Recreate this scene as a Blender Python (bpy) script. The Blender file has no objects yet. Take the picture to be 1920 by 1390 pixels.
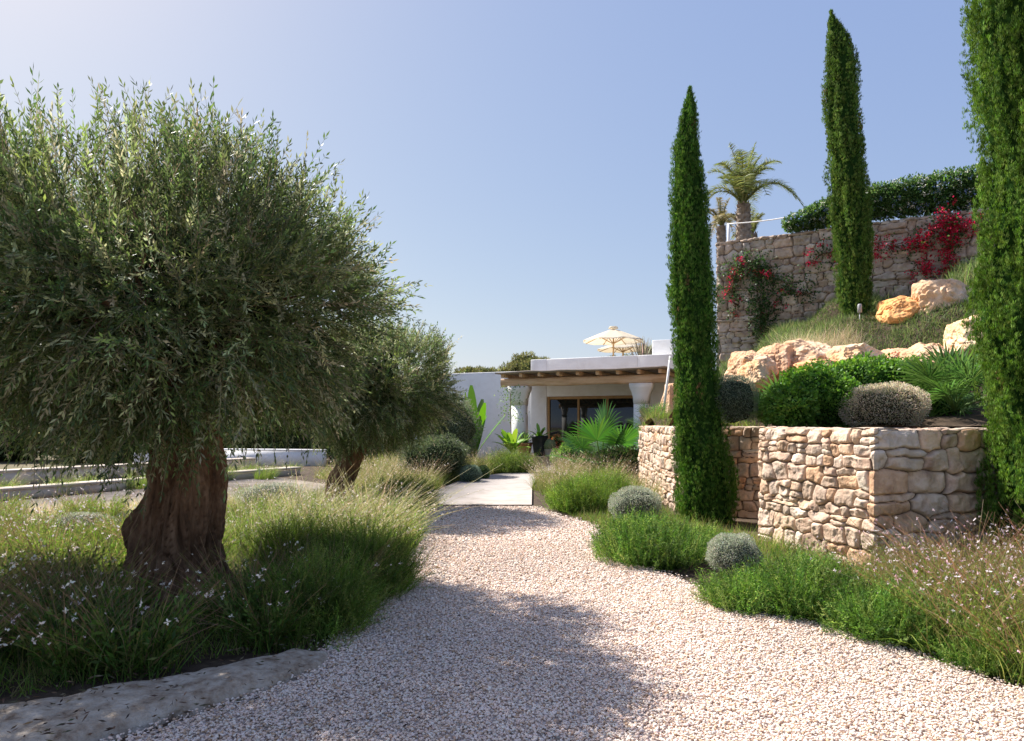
import bpy, math, random
import numpy as np
from mathutils import Vector

# ------------------------------------------------------------------ camera, world, sun
scene = bpy.context.scene
R = math.radians
F, U0, VH, EYE = 1280.0, 960.0, 795.0, 1.6       # focal length in photo pixels, centre column, horizon row, eye height
cam_d = bpy.data.cameras.new('camera'); cam = bpy.data.objects.new('camera', cam_d)
scene.collection.objects.link(cam); scene.camera = cam
cam.location = (0, 0, EYE); cam.rotation_euler = (R(90), 0, 0)
cam_d.sensor_width = 36.0; cam_d.lens = 36.0 * F / 1920.0
cam_d.shift_y = (VH - 695.0) / 1920.0
cam_d.clip_start = 0.05; cam_d.clip_end = 3000

SUN_EL, SUN_AZ = 49.0, -49.0                     # azimuth clockwise from +Y
world = bpy.data.worlds.new('World'); scene.world = world; world.use_nodes = True
wn = world.node_tree; bg = wn.nodes['Background']
sky = wn.nodes.new('ShaderNodeTexSky'); sky.sky_type = 'NISHITA'; sky.sun_disc = False
sky.sun_elevation = R(SUN_EL); sky.sun_rotation = R(SUN_AZ)
sky.altitude = 0; sky.air_density = 1.0; sky.dust_density = 1.2; sky.ozone_density = 3.0
veil = wn.nodes.new('ShaderNodeVectorMath'); veil.operation = 'MULTIPLY_ADD'      # thin bright summer haze over the clear sky
veil.inputs[1].default_value = (.60, .47, .21); veil.inputs[2].default_value = (.80, 1.21, 2.95)
wn.links.new(sky.outputs[0], veil.inputs[0]); wn.links.new(veil.outputs[0], bg.inputs[0]); bg.inputs[1].default_value = 0.10
sd = bpy.data.lights.new('sun', 'SUN'); sd.energy = 5.0; sd.angle = R(0.6); sd.color = (1.0, 0.955, 0.90)
sun = bpy.data.objects.new('sun', sd); scene.collection.objects.link(sun)
to_sun = Vector((math.sin(R(SUN_AZ)) * math.cos(R(SUN_EL)), math.cos(R(SUN_AZ)) * math.cos(R(SUN_EL)), math.sin(R(SUN_EL))))
sun.rotation_euler = to_sun.to_track_quat('Z', 'Y').to_euler(); sun.location = (-20, 20, 30)
vs = scene.view_settings; vs.view_transform = 'Standard'; vs.look = 'None'; vs.exposure = 0.96; vs.gamma = 1.0
scene.cycles.max_bounces = 6; scene.cycles.diffuse_bounces = 4; scene.cycles.transmission_bounces = 3
scene.cycles.transparent_max_bounces = 4; scene.cycles.glossy_bounces = 2
scene.cycles.sample_clamp_indirect = 4

rng = np.random.default_rng(7)
PI = math.pi

# ------------------------------------------------------------------ helpers
def X(u, y): return (u - U0) / F * y
def Z(v, y): return EYE + (VH - v) / F * y
def G(u, v, z=0.0):
    y = (EYE - z) * F / (v - VH); return (X(u, y), y)

def nrm(a): return a / (np.linalg.norm(a, axis=-1, keepdims=True) + 1e-9)
def hash3(i, j, k, s):
    n = (i * 374761393 + j * 668265263 + k * 2147483647 + s * 974634777) & 0xffffffff
    n = ((n ^ (n >> 13)) * 1274126177) & 0xffffffff
    return ((n ^ (n >> 16)) & 0xffff) / 65535.0
def vnoise(p, scale=1.0, seed=0):
    q = np.asarray(p, float) * scale; b = np.floor(q).astype(np.int64); f = q - b; f = f * f * (3 - 2 * f)
    o = 0
    for dx in (0, 1):
        for dy in (0, 1):
            for dz in (0, 1):
                w = (f[..., 0] if dx else 1 - f[..., 0]) * (f[..., 1] if dy else 1 - f[..., 1]) * (f[..., 2] if dz else 1 - f[..., 2])
                o = o + w * hash3(b[..., 0] + dx, b[..., 1] + dy, b[..., 2] + dz, seed)
    return o * 2 - 1
def fbm(p, scale=1.0, octv=3, seed=0):
    o = 0; a = 1.0
    for k in range(octv):
        o = o + a * vnoise(p, scale * 2 ** k, seed + k); a *= 0.5
    return o

def build(name, V, Fc, mat, parent=None, col=None, smooth=False):
    """V Nx3, Fc Mx3 or Mx4 (or list of such), one mesh object"""
    V = np.asarray(V, np.float32)
    Fl = Fc if isinstance(Fc, list) else [Fc]
    Fl = [np.asarray(f, np.int32) for f in Fl if len(f)]
    me = bpy.data.meshes.new(name)
    me.vertices.add(len(V)); me.vertices.foreach_set('co', V.ravel())
    loops = np.concatenate([f.ravel() for f in Fl])
    tot = np.concatenate([np.full(len(f), f.shape[1], np.int32) for f in Fl])
    start = np.concatenate([[0], np.cumsum(tot)[:-1]]).astype(np.int32)
    me.loops.add(len(loops)); me.loops.foreach_set('vertex_index', loops)
    me.polygons.add(len(tot)); me.polygons.foreach_set('loop_start', start); me.polygons.foreach_set('loop_total', tot)
    if smooth: me.polygons.foreach_set('use_smooth', np.ones(len(tot), bool))
    me.update(calc_edges=True)
    if col is not None:
        a = me.color_attributes.new('tint', 'FLOAT_COLOR', 'POINT')
        c = np.ones((len(V), 4), np.float32); c[:, :3] = col
        a.data.foreach_set('color', c.ravel())
    me.materials.append(mat)
    o = bpy.data.objects.new(name, me); scene.collection.objects.link(o)
    if parent is not None: o.parent = parent
    return o

class MB:
    """collects pieces into one mesh"""
    def __init__(s): s.V = []; s.F4 = []; s.F3 = []; s.C = []; s.n = 0
    def add(s, V, Fc, col=(1, 1, 1)):
        V = np.asarray(V, float); Fc = np.asarray(Fc)
        if len(V) == 0: return s
        s.V.append(V); (s.F4 if Fc.shape[1] == 4 else s.F3).append(Fc + s.n); s.n += len(V)
        c = np.empty((len(V), 3)); c[:] = col; s.C.append(c); return s
    def build(s, name, mat, parent=None, smooth=False):
        fl = []
        if s.F4: fl.append(np.concatenate(s.F4))
        if s.F3: fl.append(np.concatenate(s.F3))
        return build(name, np.concatenate(s.V), fl, mat, parent, np.concatenate(s.C), smooth)
    def box(s, lo, hi, col=(1, 1, 1), rotz=0, at=(0, 0, 0)):
        x0, y0, z0 = lo; x1, y1, z1 = hi
        V = np.array([[x0,y0,z0],[x1,y0,z0],[x1,y1,z0],[x0,y1,z0],[x0,y0,z1],[x1,y0,z1],[x1,y1,z1],[x0,y1,z1]], float)
        if rotz:
            c, n = math.cos(rotz), math.sin(rotz); V = np.stack([V[:,0]*c - V[:,1]*n, V[:,0]*n + V[:,1]*c, V[:,2]], 1)
        return s.add(V + np.array(at), [[0,3,2,1],[4,5,6,7],[0,1,5,4],[1,2,6,5],[2,3,7,6],[3,0,4,7]], col)
    def tube(s, pts, rad, sides=8, col=(1, 1, 1), cap=True):
        pts = np.asarray(pts, float); n = len(pts); rad = np.broadcast_to(rad, (n,))
        t = np.gradient(pts, axis=0); t = nrm(t); up = np.array([0, 0, 1.0]) if abs(t[0][2]) < .9 else np.array([1.0, 0, 0])
        rings = []
        for i in range(n):
            a = nrm(np.cross(t[i], up)); b = np.cross(t[i], a)
            th = np.arange(sides) * 2 * PI / sides
            rings.append(pts[i] + rad[i] * (np.cos(th)[:, None] * a + np.sin(th)[:, None] * b))
        V = np.concatenate(rings); k = np.arange(sides)
        Fq = np.concatenate([np.stack([i*sides + k, i*sides + (k+1) % sides, (i+1)*sides + (k+1) % sides, (i+1)*sides + k], 1) for i in range(n - 1)])
        s.add(V, Fq, col)
        if cap:
            c0 = s.n; s.V.append(np.array([pts[0], pts[-1]])); cc = np.empty((2, 3)); cc[:] = col if np.ndim(col) == 1 else col[0]; s.C.append(cc); s.n += 2
            b = c0 - len(V)
            s.F3.append(np.stack([np.full(sides, c0), b + (k+1) % sides, b + k], 1))
            s.F3.append(np.stack([np.full(sides, c0+1), b + (n-1)*sides + k, b + (n-1)*sides + (k+1) % sides], 1))
        return s

def rand_unit(n):
    return nrm(rng.normal(size=(n, 3)))
def jit(col, n, a=0.25, hue=0.12):
    """n colours round a base colour (or a list of colours to choose from)"""
    c = np.atleast_2d(np.asarray(col, float)); c = c[rng.integers(0, len(c), n)]
    return np.clip(c * (1 + rng.uniform(-a, a, (n, 1))) * (1 + rng.uniform(-hue, hue, (n, 3))), 0.002, 1)
def leaves(mb, P, D, L, W, col, fold=0.25):
    n = len(P)
    if n == 0: return
    D = nrm(D); S = nrm(np.cross(D, rand_unit(n))); N = np.cross(S, D)
    L = np.broadcast_to(L, (n,))[:, None]; W = np.broadcast_to(W, (n,))[:, None]
    V = np.stack([P, P + D*L*.45 + S*W*.5 + N*W*fold, P + D*L, P + D*L*.5 - S*W*.5 + N*W*fold], 1).reshape(-1, 3)
    mb.add(V, np.arange(4*n).reshape(n, 4), np.repeat(np.broadcast_to(col, (n, 3)), 4, 0))
def blades(mb, P, D, L, W, bend, col, seg=3, tipw=0.1, basew=1.0):
    n = len(P)
    if n == 0: return
    D = nrm(D); S = nrm(np.cross(D, rand_unit(n)))
    L = np.broadcast_to(L, (n,))[:, None]; W = np.broadcast_to(W, (n,))[:, None]
    rows = []
    for i in range(seg + 1):
        t = i / seg; c = P + D*L*t + bend*L*t*t; w = W*.5*(basew + (tipw - basew)*t)
        rows += [c - S*w, c + S*w]
    V = np.stack(rows, 1).reshape(-1, 3); k = 2*(seg+1)
    f = np.array([[2*i, 2*i+1, 2*i+3, 2*i+2] for i in range(seg)])
    Fq = (np.arange(n)[:, None, None]*k + f[None]).reshape(-1, 4)
    mb.add(V, Fq, np.repeat(np.broadcast_to(col, (n, 3)), k, 0))
def at_t(P, D, L, bend, t): return P + nrm(D)*L*t + bend*L*t*t
def ico(sub=1):
    t = (1 + 5**.5)/2
    V = np.array([[-1,t,0],[1,t,0],[-1,-t,0],[1,-t,0],[0,-1,t],[0,1,t],[0,-1,-t],[0,1,-t],[t,0,-1],[t,0,1],[-t,0,-1],[-t,0,1]], float)
    Fc = [[0,11,5],[0,5,1],[0,1,7],[0,7,10],[0,10,11],[1,5,9],[5,11,4],[11,10,2],[10,7,6],[7,1,8],[3,9,4],[3,4,2],[3,2,6],[3,6,8],[3,8,9],[4,9,5],[2,4,11],[6,2,10],[8,6,7],[9,8,1]]
    V = [v for v in nrm(V)]
    for _ in range(sub):
        cache = {}; nf = []
        def mid(a, b):
            k = (min(a, b), max(a, b))
            if k not in cache:
                m = V[a] + V[b]; V.append(m / np.linalg.norm(m)); cache[k] = len(V) - 1
            return cache[k]
        for a, b, c in Fc:
            ab, bc, ca = mid(a, b), mid(b, c), mid(c, a); nf += [[a,ab,ca],[b,bc,ab],[c,ca,bc],[ab,bc,ca]]
        Fc = nf
    return np.array(V), np.array(Fc)
def inpoly(x, y, poly):
    r = np.zeros(np.shape(x), bool); n = len(poly)
    for i in range(n):
        (x1, y1), (x2, y2) = poly[i], poly[(i+1) % n]
        if y1 == y2: continue
        c = ((y1 > y) != (y2 > y)) & (x < (x2-x1)*(y-y1)/(y2-y1) + x1); r ^= c
    return r
def scatter(poly, n):
    p = np.array(poly); lo, hi = p.min(0), p.max(0); out = []
    got = 0
    while got < n:
        q = rng.uniform(lo, hi, (n*2, 2)); q = q[inpoly(q[:, 0], q[:, 1], poly)]; out.append(q); got += len(q)
    return np.concatenate(out)[:n]

def tag(o, label, cat, group=None):
    o['label'] = label; o['category'] = cat
    if group: o['group'] = group
    return o
def thing(name, label, cat, loc=(0, 0, 0), rotz=0, group=None):
    o = bpy.data.objects.new(name, None); scene.collection.objects.link(o)
    o.location = loc; o.rotation_euler = (0, 0, rotz); o.empty_display_size = .2
    return tag(o, label, cat, group)
def structure(o): o['kind'] = 'structure'; return o
def stuff(o, label=None):
    o['kind'] = 'stuff'
    if label: o['label'] = label
    return o
def dup(root, loc, rotz=0, scale=1.0, label=None, group=None):
    r = root.copy(); scene.collection.objects.link(r); r.location = loc; r.rotation_euler = (0, 0, rotz); r.scale = (scale,)*3
    if label: r['label'] = label
    if group: r['group'] = group
    for ch in list(root.children):
        c = ch.copy(); scene.collection.objects.link(c); c.parent = r
        for g in list(ch.children):
            d = g.copy(); scene.collection.objects.link(d); d.parent = c
    return r

# ------------------------------------------------------------------ materials
def newmat(name):
    m = bpy.data.materials.new(name); m.use_nodes = True; nt = m.node_tree
    return m, nt, nt.nodes['Principled BSDF'], nt.nodes['Material Output']
def leafmat(name, trans=0.35, rough=0.5, spec=0.3):
    m, nt, b, out = newmat(name)
    a = nt.nodes.new('ShaderNodeAttribute'); a.attribute_name = 'tint'
    nt.links.new(a.outputs['Color'], b.inputs['Base Color']); b.inputs['Roughness'].default_value = rough
    b.inputs['Specular IOR Level'].default_value = spec
    tr = nt.nodes.new('ShaderNodeBsdfTranslucent'); mx = nt.nodes.new('ShaderNodeMixShader'); mx.inputs[0].default_value = trans
    hs = nt.nodes.new('ShaderNodeHueSaturation'); hs.inputs['Hue'].default_value = 0.485; hs.inputs['Saturation'].default_value = 1.1; hs.inputs['Value'].default_value = 1.5
    nt.links.new(a.outputs['Color'], hs.inputs['Color']); nt.links.new(hs.outputs[0], tr.inputs[0])
    nt.links.new(b.outputs[0], mx.inputs[1]); nt.links.new(tr.outputs[0], mx.inputs[2]); nt.links.new(mx.outputs[0], out.inputs[0])
    return m
def rampmat(name, cols, scale=4, rough=0.85, bump=0.3, bscale=30, detail=6, tint=False, stretch=(1, 1, 1), spec=0.25, dist=0.01):
    m, nt, b, out = newmat(name)
    tc = nt.nodes.new('ShaderNodeTexCoord'); mp = nt.nodes.new('ShaderNodeMapping'); mp.inputs['Scale'].default_value = stretch
    nt.links.new(tc.outputs['Object'], mp.inputs[0])
    n = nt.nodes.new('ShaderNodeTexNoise'); n.inputs['Scale'].default_value = scale; n.inputs['Detail'].default_value = detail; n.inputs['Roughness'].default_value = .65
    nt.links.new(mp.outputs[0], n.inputs['Vector'])
    r = nt.nodes.new('ShaderNodeValToRGB'); e = r.color_ramp.elements
    k = len(cols); e[0].position = .3; e[1].position = .7; e[0].color = (*cols[0], 1); e[1].color = (*cols[-1], 1)
    for i in range(1, k - 1): x = e.new(.3 + .4*i/(k-1)); x.color = (*cols[i], 1)
    nt.links.new(n.outputs[0], r.inputs[0]); src = r.outputs[0]
    if tint:
        a = nt.nodes.new('ShaderNodeAttribute'); a.attribute_name = 'tint'
        mx = nt.nodes.new('ShaderNodeMix'); mx.data_type = 'RGBA'; mx.blend_type = 'MULTIPLY'; mx.inputs[0].default_value = 1
        nt.links.new(src, mx.inputs[6]); nt.links.new(a.outputs['Color'], mx.inputs[7]); src = mx.outputs[2]
    nt.links.new(src, b.inputs['Base Color']); b.inputs['Roughness'].default_value = rough; b.inputs['Specular IOR Level'].default_value = spec
    if bump:
        n2 = nt.nodes.new('ShaderNodeTexNoise'); n2.inputs['Scale'].default_value = bscale; n2.inputs['Detail'].default_value = 8
        nt.links.new(mp.outputs[0], n2.inputs['Vector'])
        bp = nt.nodes.new('ShaderNodeBump'); bp.inputs['Strength'].default_value = bump; bp.inputs['Distance'].default_value = dist
        nt.links.new(n2.outputs[0], bp.inputs['Height']); nt.links.new(bp.outputs[0], b.inputs['Normal'])
    return m

M = {}
M['leaf'] = leafmat('leaf', .35, .5, .3)
M['olive_leaf'] = leafmat('olive_leaf', .4, .5, .4)
M['conifer'] = leafmat('conifer', .25, .75, .12)
M['core'] = leafmat('inner_foliage', 0.0, .95, 0.0)
M['grass'] = leafmat('grass_blade', .4, .55, .2)
M['petal'] = leafmat('petal', .3, .6, .1)
M['bark'] = rampmat('olive_bark', [(.05,.027,.015), (.17,.095,.052), (.32,.20,.12)], 9, .95, 1.0, 24, stretch=(1, 1, .28), dist=.03)
M['wood'] = rampmat('pale_timber', [(.46,.28,.15), (.66,.45,.28), (.76,.57,.40)], 3, .8, .4, 30, stretch=(.4, 3, 3))
M['frame_wood'] = rampmat('frame_timber', [(.36,.21,.09), (.48,.3,.14)], 5, .6, .2, 20, stretch=(1, 1, .3))
M['plaster'] = rampmat('white_render', [(.77,.74,.70), (.86,.845,.82), (.90,.885,.86)], 1.6, .92, .35, 12)
M['stone'] = rampmat('limestone', [(.55,.46,.42), (.85,.8,.75), (1, 1, 1)], 5, .95, .7, 45, tint=True, dist=.012)
M['boulder'] = rampmat('boulder_stone', [(.50,.29,.15), (.64,.46,.30), (.72,.60,.46)], 1.3, .95, .9, 14, tint=True, dist=.04)
M['pebble'] = rampmat('pebble', [(.8,.8,.8), (1, 1, 1)], 40, .85, .2, 60, tint=True)
M['soil'] = rampmat('soil', [(.035,.024,.016), (.075,.052,.034), (.12,.085,.058)], 6, 1, .8, 40, dist=.02)
M['dry'] = rampmat('dry_ground', [(.09,.075,.04), (.16,.13,.075), (.10,.11,.045)], .35, 1, .6, 20)
M['paving'] = rampmat('pale_concrete', [(.27,.235,.205), (.35,.31,.28), (.40,.355,.325)], 2.2, .95, .5, 40)
M['concrete'] = rampmat('grey_concrete', [(.42,.35,.28), (.53,.45,.37), (.60,.52,.43)], 2, .9, .4, 30)
M['kerb'] = rampmat('kerb_stone', [(.16,.10,.06), (.34,.27,.20), (.46,.39,.31), (.56,.49,.40)], 9, .95, 1, 26, detail=12, dist=.03)
M['terracotta'] = rampmat('terracotta', [(.36,.14,.07), (.46,.2,.11)], 8, .8, .2, 40)
M['dark_glaze'] = rampmat('dark_glaze', [(.012,.016,.018), (.03,.036,.038)], 5, .35, .1, 20)
M['metal'] = rampmat('grey_metal', [(.3,.3,.31), (.4,.4,.4)], 20, .45, 0)
M['mat_top'] = rampmat('roof_board', [(.3,.24,.19), (.42,.35,.29)], 3, .85, .3, 30)
M['palm_trunk'] = rampmat('palm_trunk', [(.14,.10,.07), (.28,.22,.17), (.38,.31,.25)], 7, .95, .8, 20, dist=.03)
m, nt, b, out = newmat('window_glass'); b.inputs['Base Color'].default_value = (.012, .016, .014, 1); b.inputs['Roughness'].default_value = .04; b.inputs['Specular IOR Level'].default_value = .6; M['glass'] = m  # opaque, near-black colour stands in for the dim room behind
m, nt, b, out = newmat('canvas'); b.inputs['Base Color'].default_value = (.72, .66, .55, 1); b.inputs['Roughness'].default_value = .9
tr = nt.nodes.new('ShaderNodeBsdfTranslucent'); tr.inputs[0].default_value = (.9, .82, .68, 1); mx = nt.nodes.new('ShaderNodeMixShader'); mx.inputs[0].default_value = .5
nt.links.new(b.outputs[0], mx.inputs[1]); nt.links.new(tr.outputs[0], mx.inputs[2]); nt.links.new(mx.outputs[0], out.inputs[0]); M['canvas'] = m

# gravel sheet under the loose pebbles: voronoi chips
m, nt, b, out = newmat('gravel_sheet')
tc = nt.nodes.new('ShaderNodeTexCoord'); vo = nt.nodes.new('ShaderNodeTexVoronoi'); vo.inputs['Scale'].default_value = 32
nt.links.new(tc.outputs['Object'], vo.inputs['Vector'])
sp = nt.nodes.new('ShaderNodeSeparateColor'); nt.links.new(vo.outputs['Color'], sp.inputs[0])
cr = nt.nodes.new('ShaderNodeValToRGB'); e = cr.color_ramp.elements; e[0].color = (.42,.33,.27,1); e[1].color = (.74,.65,.58,1); x = e.new(.5); x.color = (.64,.53,.46,1)
nt.links.new(sp.outputs[0], cr.inputs[0]); nt.links.new(cr.outputs[0], b.inputs['Base Color']); b.inputs['Roughness'].default_value = .95
bp = nt.nodes.new('ShaderNodeBump'); bp.inputs['Strength'].default_value = 1; bp.inputs['Distance'].default_value = .02; bp.invert = True
nt.links.new(vo.outputs['Distance'], bp.inputs['Height']); nt.links.new(bp.outputs[0], b.inputs['Normal']); M['gravel'] = m

# ------------------------------------------------------------------ ground, paths
def grid_obj(name, x0, x1, y0, y1, nx, ny, mat, z=0.0, hfun=None):
    gx, gy = np.meshgrid(np.linspace(x0, x1, nx), np.linspace(y0, y1, ny)); gz = np.full(gx.shape, z) if hfun is None else hfun(gx, gy)
    V = np.stack([gx, gy, gz], -1).reshape(-1, 3); i, j = np.meshgrid(np.arange(nx-1), np.arange(ny-1)); a = (j*nx + i).ravel()
    return build(name, V, np.stack([a, a+1, a+nx+1, a+nx], 1), mat, smooth=True)
structure(grid_obj('ground', -500, 500, -200, 900, 40, 40, M['dry'], -0.03))
bed_poly = [(-14, 1.5), (14, 1.5), (14, 30), (-14, 30)]
structure(grid_obj('planting_soil', -13, 12, .5, 34, 120, 150, M['soil'], 0, lambda x, y: -.012 + .008*fbm(np.stack([x, y, x*0], -1), 1.5)))

def flat_poly(name, poly, mat, z, thick=None, smoothn=0):
    p = np.array(poly, float)
    for _ in range(smoothn):
        q = np.empty((len(p)*2, 2)); n = np.roll(p, -1, 0); q[0::2] = .75*p + .25*n; q[1::2] = .25*p + .75*n; p = q
    n = len(p)
    import mathutils.geometry as mg
    tris = mg.tessellate_polygon([[Vector((a, b, 0)) for a, b in p]])
    V = np.concatenate([np.c_[p, np.full(n, z)], np.c_[p, np.full(n, z - (thick or 0.05))]])
    k = np.arange(n); side = np.stack([k, (k+1) % n, (k+1) % n + n, k + n], 1)
    return build(name, V, [np.array(tris), side], mat), [tuple(a) for a in p]

path_left = [(-9,-12), (-4.5,1.5), (-2.9,2.7), (-2.0,3.35), (-1.3,4.3), (-1.3,5.6), (-1.45,7), (-1.6,9), (-1.6,11), (-1.5,13.3)]
path_right = [(.42,13.3), (.75,12.0), (1.3,10.8), (1.25,9.1), (1.55,7.4), (1.8,6.7), (1.95,6.1), (2.65,5.1), (3.1,3.9), (3.6,2.4), (5,.5), (10,-12)]
gpoly = path_left + path_right  # flares behind the camera into an unseen forecourt added to bounce light
gp, gps = flat_poly('gravel_path', gpoly, M['gravel'], .008, .02); structure(gp)
pv, _ = flat_poly('paved_path', [(-1.5,13.15), (-1.75,14.5), (-1.7,16.5), (-1.45,18.6), (-.6,21), (.75,23.2), (1.4,26), (2.1,25.6), (1.5,22.6), (.75,20), (.5,17), (.38,13.15)], M['paving'], .045, .1); structure(pv)
tp, _ = flat_poly('terrace_paving', [(.3,26), (2.9,24.9), (6.2,23.6), (7.2,27.5), (1,30.2)], M['paving'], .36, .42); structure(tp)
side_poly = [(-13,9.2), (-8,10.6), (-5.6,12.6), (-3.4,14.4), (-1.7,15.0), (-1.7,16.4), (-3.6,16.6), (-5.4,18.6), (-7.2,20.6), (-8.6,18.0), (-10.5,13.4), (-13,12)]
sp_, _ = flat_poly('side_path', side_poly, M['gravel'], .006, .02); structure(sp_)
M['dusty'] = rampmat('dusty_gravel', [(.26,.21,.16), (.42,.35,.28), (.52,.44,.36)], 2.5, 1, 1, 60, dist=.02); sp_.data.materials[0] = M['dusty']

def gravel_stones(name, poly, bands, label):
    IV, IF = ico(0); mb = MB()
    for y0, y1, dens, size in bands:
        p = np.array(poly); lo, hi = p.min(0), p.max(0)
        n = int((hi[0]-lo[0])*(y1-y0)*dens); q = np.c_[rng.uniform(lo[0], hi[0], n), rng.uniform(y0, y1, n)]
        q = q[inpoly(q[:, 0] + rng.normal(0, .07, n), q[:, 1] + rng.normal(0, .07, n), poly)]; n = len(q)
        ang = rng.uniform(0, 2*PI, n); s = size*rng.uniform(.5, 1.25, (n, 1)); ax = np.c_[rng.uniform(.8, 1.35, n), rng.uniform(.55, .9, n), rng.uniform(.35, .65, n)]*s*.5
        V = IV[None]*ax[:, None]*(1 + rng.uniform(-.22, .22, (n, 12, 1)))
        tl = rng.normal(0, .35, n); c, sn = np.cos(tl)[:, None], np.sin(tl)[:, None]
        V = np.stack([V[..., 0]*c - V[..., 2]*sn, V[..., 1], V[..., 0]*sn + V[..., 2]*c], -1)
        c, sn = np.cos(ang)[:, None], np.sin(ang)[:, None]
        V = np.stack([V[..., 0]*c - V[..., 1]*sn, V[..., 0]*sn + V[..., 1]*c, V[..., 2]], -1)
        V = V + np.c_[q, .010 + rng.uniform(0, .014, n)][:, None]
        col = jit([(.86,.69,.57), (.88,.73,.61), (.80,.62,.49), (.90,.77,.66), (.85,.64,.51), (.60,.41,.27), (.82,.72,.61)], n, .11, .03)*(1 + .10*fbm(np.c_[q, q[:, 0]*0], .8, 3, 31))[:, None]
        od = rng.uniform(size=n) < .012; col[od] *= .45
        mb.add(V.reshape(-1, 3), (IF[None] + (np.arange(n)*12)[:, None, None]).reshape(-1, 3), np.repeat(col, 12, 0))
    return stuff(mb.build(name, M['pebble']), label)
gravel_stones('gravel', gps, [(2.2, 4.6, 6400, .0205), (4.6, 6.6, 4800, .0225), (6.6, 9.2, 2800, .027), (9.2, 13.1, 1500, .036)], 'loose pale pink and cream gravel covering the curving path')

# kerb slab at lower left
def slab(name, poly, z0, z1, mat, res=.03, rough=.02, seed=3):
    p = np.array(poly); lo, hi = p.min(0), p.max(0)
    nx = int((hi[0]-lo[0])/res) + 2; ny = int((hi[1]-lo[1])/res) + 2
    gx, gy = np.meshgrid(np.linspace(lo[0], hi[0], nx), np.linspace(lo[1], hi[1], ny)); P3 = np.stack([gx, gy, gx*0], -1)
    d = np.full(gx.shape, 9.0)
    for i in range(len(p)):
        a, b2 = p[i], p[(i+1) % len(p)]; ab = b2 - a; t = np.clip(((gx-a[0])*ab[0] + (gy-a[1])*ab[1])/(ab@ab), 0, 1)
        d = np.minimum(d, np.hypot(gx-a[0]-t*ab[0], gy-a[1]-t*ab[1]))
    d = np.where(inpoly(gx, gy, poly), d, -d) + .03*fbm(P3, 6, 3, seed)
    h = z0 - .04 + (z1-z0+.04)*(1 - np.exp(-np.clip(d, 0, 9)*30)) + rough*(fbm(P3, 3, 4, seed+9) - .9*np.clip(vnoise(P3, 9, seed)-.1, 0, 1))*np.clip(d*12, 0, 1)
    ok = d > -.0; V = np.stack([gx, gy, h], -1).reshape(-1, 3); i, j = np.meshgrid(np.arange(nx-1), np.arange(ny-1)); a = (j*nx + i)
    keep = (ok[:-1, :-1] | ok[1:, :-1] | ok[:-1, 1:] | ok[1:, 1:]).ravel(); a = a.ravel()[keep]
    return build(name, V, np.stack([a, a+1, a+nx+1, a+nx], 1), mat, smooth=True)
k = slab('kerb_slab', [(-3.6,3.35), (-2.8,3.78), (-2.0,4.28), (-1.5,4.72), (-1.22,4.74), (-1.2,4.46), (-1.5,4.02), (-1.85,3.66), (-2.2,3.3), (-2.8,2.98), (-3.6,2.75)], 0, .085, M['kerb'], .016, .018)
tag(k, 'weathered flat stone slab edging the gravel under the large olive tree', 'kerb stone')

mb = MB(); q = scatter([(-3.5,3.0), (-2.8,3.9), (-1.5,4.9), (-.9,4.8), (-1.1,4.1), (-1.7,3.3), (-2.6,2.9)], 420); P = np.c_[q, np.full(420, .09) + rng.uniform(0, .012, 420)]
q2 = scatter([(-1.5,3.4), (-1.2,4.6), (-.6,6), (-.8,8), (-1.5,12), (-.9,12), (.2,8), (.6,4), (.2,2.8)], 500); q2 = q2[rng.uniform(size=500) < .75*np.exp(-np.abs(q2[:, 0]+1.1)*1.3)]; P = np.r_[P[q[:, 0] < -1.3], np.c_[q2, np.full(len(q2), .035)]]; nl = len(P); leaves(mb, P, rand_unit(nl)*np.array([1, 1, .12]), .05*rng.uniform(.5, 1.3, nl), .010, jit([(.05,.035,.025), (.12,.08,.05), (.09,.09,.05), (.2,.15,.09)], nl), .1)
stuff(mb.build('leaf_litter', M['leaf']), 'fallen dark olive leaves scattered over the stone slab and the gravel edge')

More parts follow.
